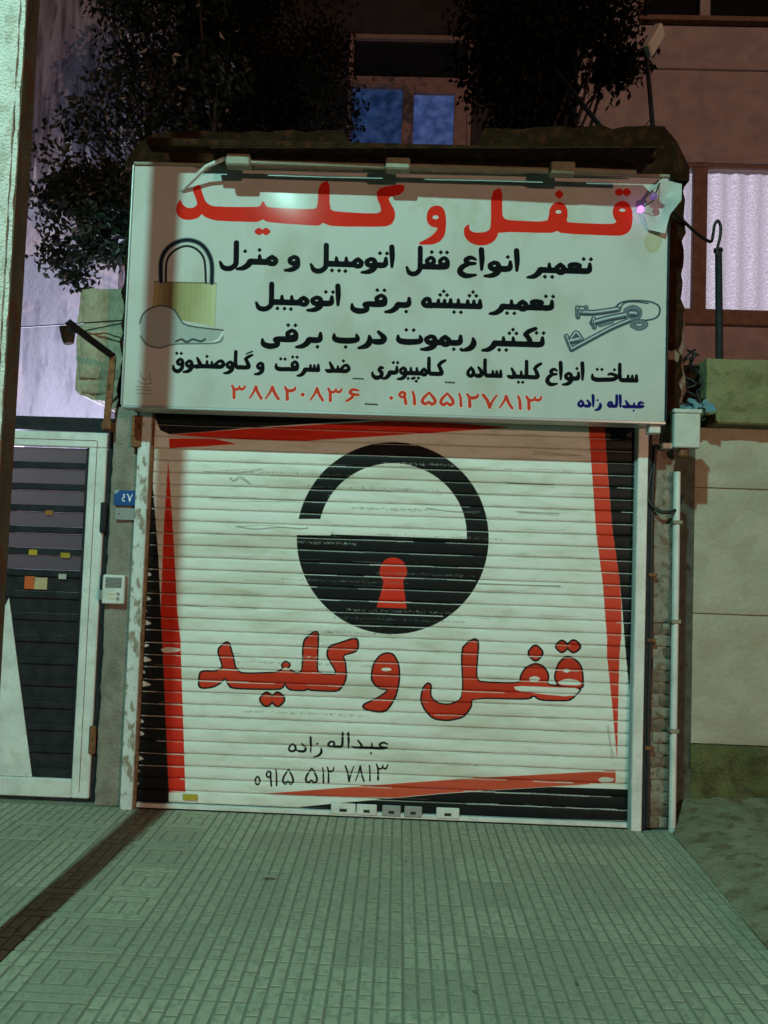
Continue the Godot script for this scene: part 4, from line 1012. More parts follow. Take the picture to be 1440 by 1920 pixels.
func sign_board():
	var x0 := -1.475
	var y0 := 2.262
	var w := 2.95
	var h := 1.345
	canvas(x0, y0, w, h, 560.0, Color8(178, 181, 177))
	grime(5, 0.25, Color(0.9, 0.9, 0.86), 0.012)
	# damp stains that run down under the title
	rng.seed = 12
	for k in 60:
		var cx := rng.randf_range(0.1, 1.05)
		var cy := rng.randf_range(3.32, 3.5)
		path([[cx, cy], [cx + rng.randf_range(-0.08, 0.08), cy - rng.randf_range(0.02, 0.13)]], rng.randf_range(0.02, 0.07), Color8(170, 158, 128), 0.05)
	fill(rounded([[1.36, 3.3], [1.42, 3.33], [1.45, 3.27], [1.43, 3.2], [1.38, 3.18], [1.345, 3.24]]), Color8(160, 160, 128), 0.75)
	var red := Color8(196, 42, 30)
	for q in TITLE:
		fill(rounded(q), red)
	for q in TITLEHOLES:
		fill(q, Color8(182, 185, 181))
	for q in BLACK:
		word(q, Color8(20, 22, 24), 1.16)
	for q in BLUE:
		word(q, Color8(28, 28, 92), 1.2)
	for q in REDNUM:
		word(q, Color8(222, 216, 204), 1.45)
	for q in REDNUM:
		word(q, Color8(192, 62, 46), 1.12)
	for q in DASH:
		fill(q, Color8(70, 72, 72))
	# printed padlock: brass body, steel shackle, flat key
	for k in 14:
		var t := k / 13.0
		var a := [lerpf(LOCKBODY[0][0], LOCKBODY[1][0], t), lerpf(LOCKBODY[0][1], LOCKBODY[1][1], t)]
		var b := [lerpf(LOCKBODY[4][0], LOCKBODY[2][0], t), lerpf(LOCKBODY[4][1], LOCKBODY[2][1], t)]
		var ct := Color8(128, 124, 84).lerp(Color8(184, 186, 150), (t - 0.3) / 0.7) if t > 0.3 else Color8(150, 142, 104).lerp(Color8(96, 88, 58), t / 0.3)
		var t2 := (k + 1) / 13.0
		if k < 13:
			fill([a, [lerpf(LOCKBODY[0][0], LOCKBODY[1][0], t2), lerpf(LOCKBODY[0][1], LOCKBODY[1][1], t2)], [lerpf(LOCKBODY[4][0], LOCKBODY[2][0], t2), lerpf(LOCKBODY[4][1], LOCKBODY[2][1], t2)], b], ct)
	path([LOCKBODY[0], LOCKBODY[1]], 0.006, Color8(96, 92, 70))
	path([LOCKBODY[1], LOCKBODY[2]], 0.004, Color8(150, 152, 130))
	path(SHACKLE[0], 0.03, Color8(120, 128, 130))
	path(SHACKLE[0], 0.019, Color8(30, 36, 44))
	path(SHACKLE[1], 0.012, Color8(34, 40, 46))
	fill(rounded(KEYDISC), Color8(152, 160, 158))
	path([KEYDISC[7], KEYDISC[9], KEYDISC[10]], 0.01, Color8(196, 202, 198))
	path([KEYDISC[13], KEYDISC[12], KEYDISC[11]], 0.016, Color8(150, 156, 154))
	path(KEYLINE[0], 0.008, Color8(70, 80, 80))
	path(KEYLINE[1], 0.009, Color8(96, 106, 104))
	path(KEYLINE[2], 0.012, Color8(70, 76, 74))
	# printed bunch of old keys
	for k in KEYS:
		path(k[0], k[1] * 1.55, Color8(150, 160, 160), 0.5)
	for k in KEYS:
		path(k[0], k[1] * 1.25, Color8(58, 70, 78))
		if k[1] > 0.012:
			path(k[0], k[1] * 0.85, Color8(98, 114, 122))
	for k in KEYS:
		if k[1] > 0.02:
			var up := []
			for v in k[0]:
				up.append([v[0], v[1] + k[1] * 0.2])
			path(up, k[1] * 0.3, Color8(168, 180, 182))
			var dn := []
			for v in k[0]:
				dn.append([v[0], v[1] - k[1] * 0.3])
			path(dn, k[1] * 0.2, Color8(48, 58, 64))
	for q in TINY:
		path(q, 0.004, Color8(96, 100, 100), 0.8)
	grime(41, 0.3, Color(0.78, 0.73, 0.6), 0.008, 0.5)
	var m := StandardMaterial3D.new()
	m.albedo_texture = tex()
	m.roughness = 0.13
	m.metallic_specular = 0.07
	var s := thing("shop_sign", "large white shop sign with red and black Persian lettering above the shutter", "sign")
	var st := SurfaceTool.new()
	st.begin(Mesh.PRIMITIVE_TRIANGLES)
	st.set_normal(Vector3.BACK)
	var nx := 16
	var nz := FastNoiseLite.new()
	nz.seed = 3
	nz.frequency = 0.9
	st.set_smooth_group(0)
	for j in 8:
		for i in nx:
			for t in [[0, 0], [0, 1], [1, 1], [0, 0], [1, 1], [1, 0]]:
				var u := float(i + t[0]) / nx
				var v := float(j + t[1]) / 8
				st.set_uv(Vector2(u, 1.0 - v))
				st.add_vertex(Vector3(x0 + w * u, y0 + h * v, 0.28 + nz.get_noise_2d(u * 3, v * 1.5) * 0.004))
	put("face", done(st), m, s)
	bx("box", x0 + 0.003, x1f(x0, w) - 0.003, y0 + 0.004, y0 + h - 0.004, 0.02, 0.272, mats.white_paint, s, 0.004)
	bx("bottom_trim", x0 - 0.006, x1f(x0, w) + 0.006, y0 - 0.018, y0 - 0.0005, 0.2, 0.292, mats.alu, s, 0.004)
	bx("top_trim", x0 - 0.006, x1f(x0, w) + 0.006, y0 + h + 0.0005, y0 + h + 0.018, 0.2, 0.292, mats.dull, s, 0.004)
	bx("side_trim", x0 - 0.012, x0 - 0.0005, y0, y0 + h, 0.02, 0.29, mats.alu, s, 0.003)
	bx("side_trim", x1f(x0, w) + 0.0005, x1f(x0, w) + 0.012, y0, y0 + h, 0.02, 0.29, mats.dark_iron, s, 0.003)
	bx("corner_bracket", -1.5, -1.44, 2.06, 2.243, 0.02, 0.06, mats.rust, s, 0.004)
	bx("corner_bracket", 1.40, 1.46, 2.2, 2.243, 0.2, 0.27, mats.white_paint, s, 0.004)

func extrude_y(pl: PackedVector2Array, y0: float, y1: float) -> ArrayMesh:
	var st := start()
	var ix := Geometry2D.triangulate_polygon(pl)
	for i in range(0, ix.size(), 3):
		for s in [[y0, -1.0], [y1, 1.0]]:
			tri(st, Vector3(pl[ix[i]].x, s[0], pl[ix[i]].y), Vector3(pl[ix[i + 1]].x, s[0], pl[ix[i + 1]].y), Vector3(pl[ix[i + 2]].x, s[0], pl[ix[i + 2]].y), Vector3(0, s[1], 0))
	var mid := Vector2.ZERO
	for v in pl:
		mid += v / pl.size()
	for i in pl.size():
		var a := pl[i]
		var b := pl[(i + 1) % pl.size()]
		var n := (a + b) / 2 - mid
		quad(st, Vector3(a.x, y0, a.y), Vector3(b.x, y0, b.y), Vector3(b.x, y1, b.y), Vector3(a.x, y1, a.y), Vector3(n.x, 0, n.y))
	return done(st)

func x1f(a: float, b: float) -> float:
	return a + b

func lamp_batten():
	var t := thing("lamp_batten", "unlit fluorescent tube batten on arms along the top of the sign", "light fitting")
	bx("rail", -1.36, 1.36, 3.64, 3.685, 0.36, 0.44, mats.dark_brown, t, 0.006)
	put("shade_reflector", extrude_y(PackedVector2Array([Vector2(-1.0, 0.36), Vector2(1.3, 0.36), Vector2(1.3, 0.62), Vector2(0.6, 0.58), Vector2(-1.0, 0.51)]), 3.595, 3.602), mats.dark_brown, t)  # dark plate, widened to the right to deepen its shadow on the sign
	for x in [-0.86, -0.01, 0.86]:
		var hd := bx("lamp_holder", x - 0.065, x + 0.065, 3.53, 3.594, 0.40, 0.47, mats.dull, t, 0.008)
		bx("clip", x - 0.11, x + 0.11, 3.603, 3.635, 0.38, 0.43, mats.dull, hd, 0.004)
	for q in [[-0.795, -0.075], [0.055, 0.795], [0.925, 1.25]]:
		put("tube", tube([Vector3(q[0], 3.56, 0.435), Vector3(q[1], 3.556, 0.435)], 0.015, 0.015, 12), mats.dull, t)
	put("arm", tube([Vector3(-1.2, 3.47, 0.29), Vector3(-1.05, 3.56, 0.38), Vector3(-0.88, 3.605, 0.44)], 0.011, 0.011, 8), mats.white_paint, t)
	for x in [-1.25, -0.42, 0.42, 1.25]:
		bx("stay", x - 0.015, x + 0.015, 3.626, 3.65, 0.25, 0.359, mats.dark_brown, t, 0.003)

func gate():
	var z := -0.06
	var t := thing("metal_gate", "white framed steel gate with dark slats beside the shop pier", "gate")
	bx("frame_top", -3.3, -1.68, 2.06, 2.15, z - 0.03, z + 0.012, mats.white_paint, t, 0.006)
	bx("frame_stile", -1.785, -1.68, 0.02, 2.0585, z - 0.03, z + 0.012, mats.white_paint, t, 0.006)
	bx("frame_bottom", -3.3, -1.7865, 0.02, 0.128, z - 0.03, z + 0.012, mats.white_paint, t, 0.006)
	bx("seam_strip", -3.3, -1.74, 2.1, 2.104, z + 0.0125, z + 0.0145, mats.brown_frame, t, 0.0006)
	bx("seam_strip", -1.738, -1.734, 0.06, 2.1, z + 0.0125, z + 0.0145, mats.brown_frame, t, 0.0006)
	bx("inner_edge", -1.802, -1.7865, 0.13, 2.058, z - 0.025, z + 0.002, mats.dark_iron, t, 0.002)
	var n := 15
	for i in n:
		var y := 2.055 - i * 0.1275
		var lo := maxf(y - 0.0865, 0.131)
		if i < 6:
			var fs := start()
			quad(fs, Vector3(-3.3, lo, z - 0.018), Vector3(-1.803, lo, z - 0.018), Vector3(-1.803, y, z - 0.018), Vector3(-3.3, y, z - 0.018), Vector3.BACK)
			put("backlit_panel", done(fs), mats.panel, t)  # upper steel panels made translucent to take a lilac glow from behind
		else:
			bx("panel", -3.3, -1.803, lo, y, z - 0.022, z - 0.016, mats.dark_iron, t, 0.001)
		if i == n - 1:
			bx("slat_bar", -3.3, -1.803, 0.1285, lo - 0.0005, z - 0.024, z - 0.002, mats.dark_iron, t, 0.004)
		elif y - 0.1275 > 0.131:
			bx("slat_bar", -3.3, -1.803, y - 0.127, y - 0.087, z - 0.024, z - 0.002, mats.dark_iron, t, 0.004)
	# painted steel triangle on the lower half
	var tr := PackedVector2Array([Vector2(-2.215, 1.16), Vector2(-2.02, 0.131), Vector2(-2.9, 0.131), Vector2(-2.32, 0.9)])
	put("steel_triangle", extrude(tr, z + 0.004, z - 0.0015), mats.white_paint, t)
	for q in [[-2.03, 1.655, 0.045, 0.026, Color(0.30, 0.12, 0.01)], [-2.115, 1.415, 0.05, 0.032, Color(0.42, 0.3, 0.01)], [-1.925, 1.405, 0.055, 0.03, Color(0.34, 0.24, 0.01)], [-1.93, 1.28, 0.045, 0.03, Color(0.4, 0.4, 0.36)], [-2.13, 1.215, 0.06, 0.075, Color(0.55, 0.1, 0.02)], [-2.075, 1.215, 0.08, 0.07, Color(0.45, 0.36, 0.2)]]:
		bx("sticker", q[0], q[0] + q[2], q[1], q[1] + q[3], z - 0.004, z - 0.0005, noisy(q[4] * 0.7, q[4], 0.06, 0.6, int(q[1] * 100)), t, 0.0005)
	bx("latch", -1.692, -1.655, 1.56, 1.74, z + 0.0125, z + 0.03, mats.dark_iron, t, 0.006)
	bx("hinge", -1.69, -1.65, 0.28, 0.44, z + 0.0125, z + 0.03, mats.rust, t, 0.006)
	# dark steel door frame round the leaf
	bx("lintel", -3.4, -1.63, 2.156, 2.236, z - 0.06, z + 0.02, mats.dark_iron, t, 0.004)
	bx("threshold", -3.4, -1.68, 0.0, 0.0185, z - 0.06, z + 0.0, mats.dark_iron, t, 0.002)
	bx("jamb", -1.676, -1.632, 0.0, 2.155, z - 0.06, z + 0.0, mats.dark_iron, t, 0.004)

func right_side():
	var z := -0.35
	var t := thing("garden_wall", "pale stone garden wall with mossy foot beside the shop", "wall")
	# stone courses with recessed joints
	var courses := [[0.408, 1.19], [1.198, 1.966], [1.974, 2.35]]
	rng.seed = 9
	for c in courses.size():
		var edges: Array = [[1.868, 3.1, 4.4, 6.0], [1.868, 2.75, 4.0, 6.0], [1.868, 3.3, 4.7, 6.0]][c]
		for k in edges.size() - 1:
			put("stone_block", rough(edges[k] + 0.003, edges[k + 1] - 0.003, courses[c][0], courses[c][1], z + rng.randf_range(-0.004, 0.004), z - 0.18, 0.005, 0.04, 50 + c * 7 + k), mats.stone, t)
	put("mortar", boxm(Vector3(1.875, 0.0, z - 0.3), Vector3(6.0, 2.345, z - 0.02), 0.004), mats.joint, t)
	put("mossy_foot", rough(1.872, 6.0, 0.0, 0.402, z + 0.03, z - 0.015, 0.02, 0.03, 60), mats.moss, t)
	for k in 4:
		var xa: float = [1.94, 3.05, 4.1, 5.2][k]
		var xb: float = [3.045, 4.095, 5.195, 6.0][k]
		put("coping_stone", rough(xa, xb, 2.42, 2.775, z + 0.02, z - 0.3, 0.008, 0.04, 70 + k), mats.coping, t)
	bx("string_course", 1.945, 6.0, 2.3475, 2.419, z - 0.2, z + 0.15, mats.coping, t, 0.01)  # slab added to throw a band of shade on the stones below
	var lw := thing("yard_wall", "cement yard wall continuing past the far end of the gate", "wall")
	put("pier", rough(-3.75, -3.41, 0.0, 2.5, 0.0, -0.36, 0.008, 0.05, 15, 0.006), mats.cement, lw)
	put("wall_face", rough(-12.0, -3.755, 0.0, 2.3, -0.06, -0.3, 0.008, 0.1, 16), mats.cement, lw)
	# iron post on the wall with a hooked cable
	var ip := thing("iron_post", "black iron pipe standing on the garden wall before the lit window", "post")
	put("pipe", tube(v3(IRONPOST), 0.021, 0.023, 10), mats.dark_iron, ip)
	put("collar", tube([Vector3(2.012, 3.466, -0.37), Vector3(2.012, 3.485, -0.37)], 0.029, 0.027, 10), mats.dark_iron, ip)
	var hk := thing("hooked_cable", "black cable looping from the shop corner over the iron pipe", "cable")
	put("cable", tube(smooth(v3(HOOK)), 0.0095, 0.0095, 7), mats.cable, hk)
	# pale junction box with a lip
	var jb := thing("junction_box", "pale green metal junction box under the sign's corner", "box")
	bx("case", 1.592, 1.74, 2.15, 2.362, 0.02, 0.1, mats.pale_green, jb, 0.006)
	bx("lid", 1.586, 1.746, 2.346, 2.37, 0.015, 0.108, mats.pale_green, jb, 0.004)
	bx("lip", 1.535, 1.592, 2.146, 2.178, 0.02, 0.08, mats.white_paint, jb, 0.004)
	bx("gland", 1.63, 1.69, 2.1, 2.15, 0.035, 0.08, mats.rust, jb, 0.01)
	var cd := thing("conduit_pipe", "thin white plastic conduit running down the brick pier", "pipe")
	put("pipe", tube([Vector3(1.642, 0.0, 0.03), Vector3(1.64, 1.2, 0.028), Vector3(1.636, 2.02, 0.03)], 0.02, 0.02, 10), mats.white_paint, cd)
	for y in [0.55, 1.16, 1.72]:
		bx("clip", 1.614, 1.666, y, y + 0.022, 0.004, 0.055, mats.dull, cd, 0.003)
	var rc := thing("loose_cable", "black cable sagging across the brick pier and conduit", "cable")
	put("cable", tube(smooth(v3(RCABLE)), 0.011, 0.011, 7), mats.cable, rc)
	var vc := thing("vertical_cable", "dark rubber cable fixed beside the white guide rail", "cable")
	put("cable", tube(smooth([Vector3(1.505, 0.02, 0.03), Vector3(1.498, 0.6, 0.034), Vector3(1.503, 1.2, 0.03), Vector3(1.497, 1.8, 0.032), Vector3(1.51, 2.15, 0.03)]), 0.012, 0.012, 8), mats.cable, vc)
	for y in [0.45, 1.05, 1.42]:
		bx("clip", 1.48, 1.53, y, y + 0.02, 0.015, 0.05, mats.rust, vc, 0.003)
	# rags and cables in the gap above the box
	var rg := thing("blue_rag", "crumpled blue cloth stuffed behind the junction box", "cloth")
	var st := SurfaceTool.new()
	st.begin(Mesh.PRIMITIVE_TRIANGLES)
	st.set_smooth_group(0)
	var nz := FastNoiseLite.new()
	nz.seed = 8
	nz.frequency = 1.4
	var g := []
	for j in 12:
		var row := []
		for i in 16:
			row.append(Vector3(1.68 + i * 0.015 + nz.get_noise_2d(j, i) * 0.02, 2.40 + j * 0.008 + sin(i * 0.9) * 0.012 + nz.get_noise_2d(i * 1.3, j) * 0.025, -0.08 - j * 0.014 + nz.get_noise_2d(i, j * 1.7 + 9) * 0.03))
		g.append(row)
	for j in 11:
		for i in 15:
			quad(st, g[j][i], g[j][i + 1], g[j + 1][i + 1], g[j + 1][i], Vector3(0, 0.6, 0.8))
	put("fabric", done(st), mat(0.12, 0.22, 0.26, 0.95), rg)
	var cc := thing("cable_tangle", "tangle of dark cables in the gap above the blue cloth", "cables")
	rng.seed = 21
	for k in 4:
		var pts := []
		for q in 6:
			pts.append(Vector3(1.72 + rng.randf_range(-0.03, 0.14), lerpf(2.44, 2.78, q / 5.0) + rng.randf_range(-0.03, 0.03), -0.18 + rng.randf_range(-0.08, 0.06)))
		put("cable", tube(smooth(pts, 4), 0.007, 0.007, 6), mats.cable, cc)

func building_window(parent: Node, x0: float, x1: float, y0: float, y1: float, z: float, fr: float, m: Material, called := "window") -> Node3D:
	var wd := Node3D.new()
	wd.name = called
	parent.add_child(wd, true)
	bx("frame", x0 - fr, x0, y0 - fr, y1 + fr, z - 0.08, z + 0.03, m, wd, 0.006)
	bx("frame", x1, x1 + fr, y0 - fr, y1 + fr, z - 0.08, z + 0.03, m, wd, 0.006)
	bx("frame", x0, x1, y1, y1 + fr, z - 0.08, z + 0.028, m, wd, 0.006)
	bx("frame", x0, x1, y0 - fr, y0, z - 0.08, z + 0.028, m, wd, 0.006)
	return wd

func backdrop():
	# pale neighbour lit by its own yard lamp
	var a := thing("neighbour_house", "pale rendered neighbour house wall glowing lilac beyond the gate", "building")
	put("side_wall", rough(-9.0, -3.18, 0.0, 9.5, -4.0, -4.3, 0.008, 0.15, 80), mats.lilac_wall, a)
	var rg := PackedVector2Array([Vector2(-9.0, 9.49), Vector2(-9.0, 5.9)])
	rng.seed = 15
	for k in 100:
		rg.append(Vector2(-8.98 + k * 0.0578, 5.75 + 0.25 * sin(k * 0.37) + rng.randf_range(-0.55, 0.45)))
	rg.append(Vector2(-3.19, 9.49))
	put("dimmed_streaky_coat", extrude(rg, -3.972, -4.02), mats.streaked_dim, a)  # ragged coat: dirt streaks plus painted dimming towards the top
	put("end_pilaster", rough(-3.176, -2.75, 0.0, 9.5, -4.12, -4.4, 0.01, 0.1, 82), mats.tan_wall, a)
	bx("cornice", -9.0, -2.7, 9.5, 9.75, -4.6, -3.85, mats.tan_wall, a, 0.02)
	var yl := thing("yard_lamp", "small cool white yard lamp behind the gate", "lamp", Vector3(-2.75, 0, -1.1))
	put("post", tube([Vector3.ZERO, Vector3(0, 2.1, 0)], 0.03, 0.025, 10), mats.dark_iron, yl)
	put("globe", tube([Vector3(0, 2.1, 0), Vector3(0, 2.13, 0), Vector3(0, 2.2, 0), Vector3(0, 2.24, 0)], 0.05, 0.05, 14), glow(Color(0.78, 0.74, 1.0), 3.0), yl)
	put("cap", tube([Vector3(0, 2.27, 0), Vector3(0, 2.285, 0)], 0.075, 0.06, 14), mats.dark_iron, yl)  # unseen cap, put in to keep lamp light off the upper wall
	var ol := OmniLight3D.new()
	ol.name = "light"
	yl.add_child(ol)
	ol.position = Vector3(0, 2.17, 0)
	ol.light_color = Color(0.70, 0.71, 1.0).linear_to_srgb()
	ol.light_energy = 12.5
	ol.light_size = 0.05
	ol.omni_range = 30.0
	ol.omni_attenuation = 2.0
	ol.shadow_enabled = true
	# dark building with the blue window
	var b := thing("dark_building", "unlit dark brick building behind the trees with blue window panes", "building")
	var z := -6.0
	put("wall", boxm(Vector3(-3.0, 0, z - 0.3), Vector3(-0.86, 12, z), 0.01), mats.dark_wall, b)
	put("wall", boxm(Vector3(0.86, 0, z - 0.3), Vector3(2.6, 12, z), 0.01), mats.dark_wall, b)
	put("wall", boxm(Vector3(-0.86, 0, z - 0.3), Vector3(0.86, 6.2, z), 0.01), mats.dark_wall, b)
	put("wall", boxm(Vector3(-0.86, 8.68, z - 0.3), Vector3(0.86, 12, z), 0.01), mats.dark_wall, b)
	var w := building_window(b, -0.8, 0.8, 6.26, 8.62, z, 0.06, mats.brown_frame)
	bx("transom", -0.8, 0.8, 7.98, 8.08, z - 0.07, z + 0.02, mats.brown_frame, w, 0.006)
	bx("mullion", -0.1, 0.06, 6.26, 7.979, z - 0.07, z + 0.024, mats.brown_frame, w, 0.006)
	bx("sash_rail", 0.0605, 0.62, 7.86, 7.979, z - 0.07, z + 0.018, mats.brown_frame, w, 0.006)
	bx("sash_rail", 0.62, 0.7995, 6.26, 7.979, z - 0.07, z + 0.016, mats.brown_frame, w, 0.006)
	bx("sash_rail", -0.7995, -0.1005, 7.93, 7.979, z - 0.07, z + 0.016, mats.brown_frame, w, 0.006)
	put("top_pane", boxm(Vector3(-0.8, 8.081, z - 0.05), Vector3(0.8, 8.619, z - 0.045), 0.001), mat(0.01, 0.01, 0.012, 0.1), w)
	put("blue_pane", boxm(Vector3(-0.799, 6.261, z - 0.05), Vector3(-0.101, 7.929, z - 0.045), 0.001), lit(Color(0.004, 0.014, 0.045), Color(0.02, 0.042, 0.115), 11, 0.9), w)
	put("blue_pane", boxm(Vector3(0.061, 6.261, z - 0.05), Vector3(0.619, 7.859, z - 0.045), 0.001), lit(Color(0.016, 0.035, 0.11), Color(0.055, 0.085, 0.22), 13, 0.9), w)
	# tan apartment building with the lit window
	var c := thing("apartment_building", "tan stone apartment building with a lit lace curtained window", "building")
	z = -5.0
	var wm: Material = mats.tan_wall
	put("wall", boxm(Vector3(2.1, 0, z - 0.3), Vector3(9.0, 4.45, z), 0.01), wm, c)
	put("wall", boxm(Vector3(2.1, 4.4505, z - 0.3), Vector3(2.95, 6.45, z), 0.01), wm, c)
	put("wall", boxm(Vector3(2.1, 6.4505, z - 0.3), Vector3(9.0, 8.2, z), 0.01), wm, c)
	put("wall", boxm(Vector3(5.75, 4.4505, z - 0.3), Vector3(9.0, 6.45, z), 0.01), wm, c)
	put("wall", boxm(Vector3(2.1, 8.2005, z - 0.3), Vector3(2.85, 12.0, z), 0.01), wm, c)
	put("wall", boxm(Vector3(2.85, 10.2, z - 0.3), Vector3(9.0, 12.0, z), 0.01), wm, c)
	bx("string_course", 2.1, 9.0, 7.62, 7.72, z + 0.0005, z + 0.05, wm, c, 0.01)
	bx("window_sill", 2.9, 5.85, 4.39, 4.55, z + 0.0005, z + 0.1, mats.brown_frame, c, 0.01)
	bx("window_head", 2.9, 5.85, 6.42, 6.5, z + 0.0005, z + 0.07, wm, c, 0.01)
	var lw := building_window(c, 2.98, 5.7, 4.6, 6.38, z, 0.06, mats.brown_frame, "lit_window")
	bx("mullion", 3.56, 3.73, 4.6, 6.38, z - 0.06, z + 0.02, mats.brown_frame, lw, 0.006)
	bx("mullion", 4.75, 4.88, 4.6, 6.38, z - 0.06, z + 0.02, mats.brown_frame, lw, 0.006)
	var st := SurfaceTool.new()
	st.begin(Mesh.PRIMITIVE_TRIANGLES)
	st.set_smooth_group(0)
	var n := 220
	for i in n:
		for t in [[0, 0], [0, 1], [1, 1], [0, 0], [1, 1], [1, 0]]:
			var u := float(i + t[0]) / n
			var x := 2.99 + u * 2.7
			var zz := z - 0.14 + 0.012 * sin(x * 26.0) + 0.006 * sin(x * 61.0 + 1.0)
			st.set_uv(Vector2(x * 0.9, float(t[1]) * 1.6))
			st.add_vertex(Vector3(x, 4.6 + 1.78 * t[1], zz))
	put("lace_curtain", done(st), lace(), lw)
	var pane := mat(0.9, 0.9, 0.95, 0.05)
	pane.transparency = BaseMaterial3D.TRANSPARENCY_ALPHA
	pane.albedo_color.a = 0.12
	for q in [[2.981, 3.559], [3.731, 4.749], [4.881, 5.699]]:
		put("pane", boxm(Vector3(q[0], 4.601, z - 0.03), Vector3(q[1], 6.379, z - 0.026), 0.0005), pane, lw)
	var uw := building_window(c, 2.9, 5.7, 8.32, 10.1, z, 0.06, mats.brown_frame)
	bx("mullion", 3.6, 3.73, 8.32, 10.1, z - 0.06, z + 0.02, mats.tan_wall, uw, 0.006)
	for q in [[2.901, 3.599], [3.731, 5.699]]:
		put("dark_pane", boxm(Vector3(q[0], 8.321, z - 0.05), Vector3(q[1], 10.099, z - 0.045), 0.001), mat(0.012, 0.014, 0.018, 0.12), uw)
	# trees
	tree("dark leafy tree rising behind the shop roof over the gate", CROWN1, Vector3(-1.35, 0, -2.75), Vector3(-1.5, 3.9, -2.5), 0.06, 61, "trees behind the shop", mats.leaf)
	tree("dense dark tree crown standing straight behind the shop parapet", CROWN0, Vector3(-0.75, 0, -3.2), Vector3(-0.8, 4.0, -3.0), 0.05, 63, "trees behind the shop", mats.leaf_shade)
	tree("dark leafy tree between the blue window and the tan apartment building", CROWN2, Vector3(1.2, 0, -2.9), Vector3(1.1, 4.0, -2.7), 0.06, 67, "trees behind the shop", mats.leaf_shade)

func lit(c0: Color, c1: Color, sd: int, e: float) -> StandardMaterial3D:
	var m := mat(0.02, 0.02, 0.03, 0.3)
	var n := FastNoiseLite.new()
	n.seed = sd
	n.frequency = 0.06
	n.fractal_octaves = 5
	var a := n.get_image(96, 96)
	var im := Image.create(96, 96, false, Image.FORMAT_RGB8)
	for y in 96:
		for x in 96:
			im.set_pixel(x, y, c0.lerp(c1, clampf((a.get_pixel(x, y).r - 0.5) * 1.6 + 0.5, 0, 1)).linear_to_srgb())
	m.emission_enabled = true
	m.emission = Color.WHITE
	m.emission_operator = BaseMaterial3D.EMISSION_OP_MULTIPLY
	m.emission_texture = ImageTexture.create_from_image(im)
	m.emission_energy_multiplier = e
	m.uv1_triplanar = true
	m.uv1_scale = Vector3(0.8, 0.8, 0.8)
	return m

# lit lace: woven rows of small leaves in vertical bands
func lace() -> StandardMaterial3D:
	var n := 256
	var im := Image.create(n, n, false, Image.FORMAT_RGB8)
	rng.seed = 31
	var f := FastNoiseLite.new()
	f.seed = 7
	f.frequency = 0.09
	for y in n:
		for x in n:
			var q := fposmod(x / 256.0 * 5.0, 1.0)
			var band := absf(q - 0.5) * 2.0
			var leafy := 0.5 + 0.5 * sin((y + absf(q - 0.5) * 34.0 + f.get_noise_2d(x * 0.5 + 300, y * 0.5) * 9.0) * TAU / (256.0 / 24.0))
			var v := 0.36 + 0.08 * (1.0 - band) + 0.42 * pow(leafy, 1.6) * clampf(1.25 - band * 1.4, 0.0, 1.0) * (0.6 + 0.6 * f.get_noise_2d(x * 0.8, y * 0.8 + 90)) + 0.2 * f.get_noise_2d(x * 1.6, y * 1.6)
			im.set_pixel(x, y, Color(v * 1.0, v * 0.95, v * 1.22).linear_to_srgb())
	im.generate_mipmaps()
	var m := mat(0.3, 0.3, 0.32, 0.9)
	m.emission_enabled = true
	m.emission = Color.WHITE
	m.emission_operator = BaseMaterial3D.EMISSION_OP_MULTIPLY
	m.emission_texture = ImageTexture.create_from_image(im)
	m.emission_energy_multiplier = 1.15
	return m

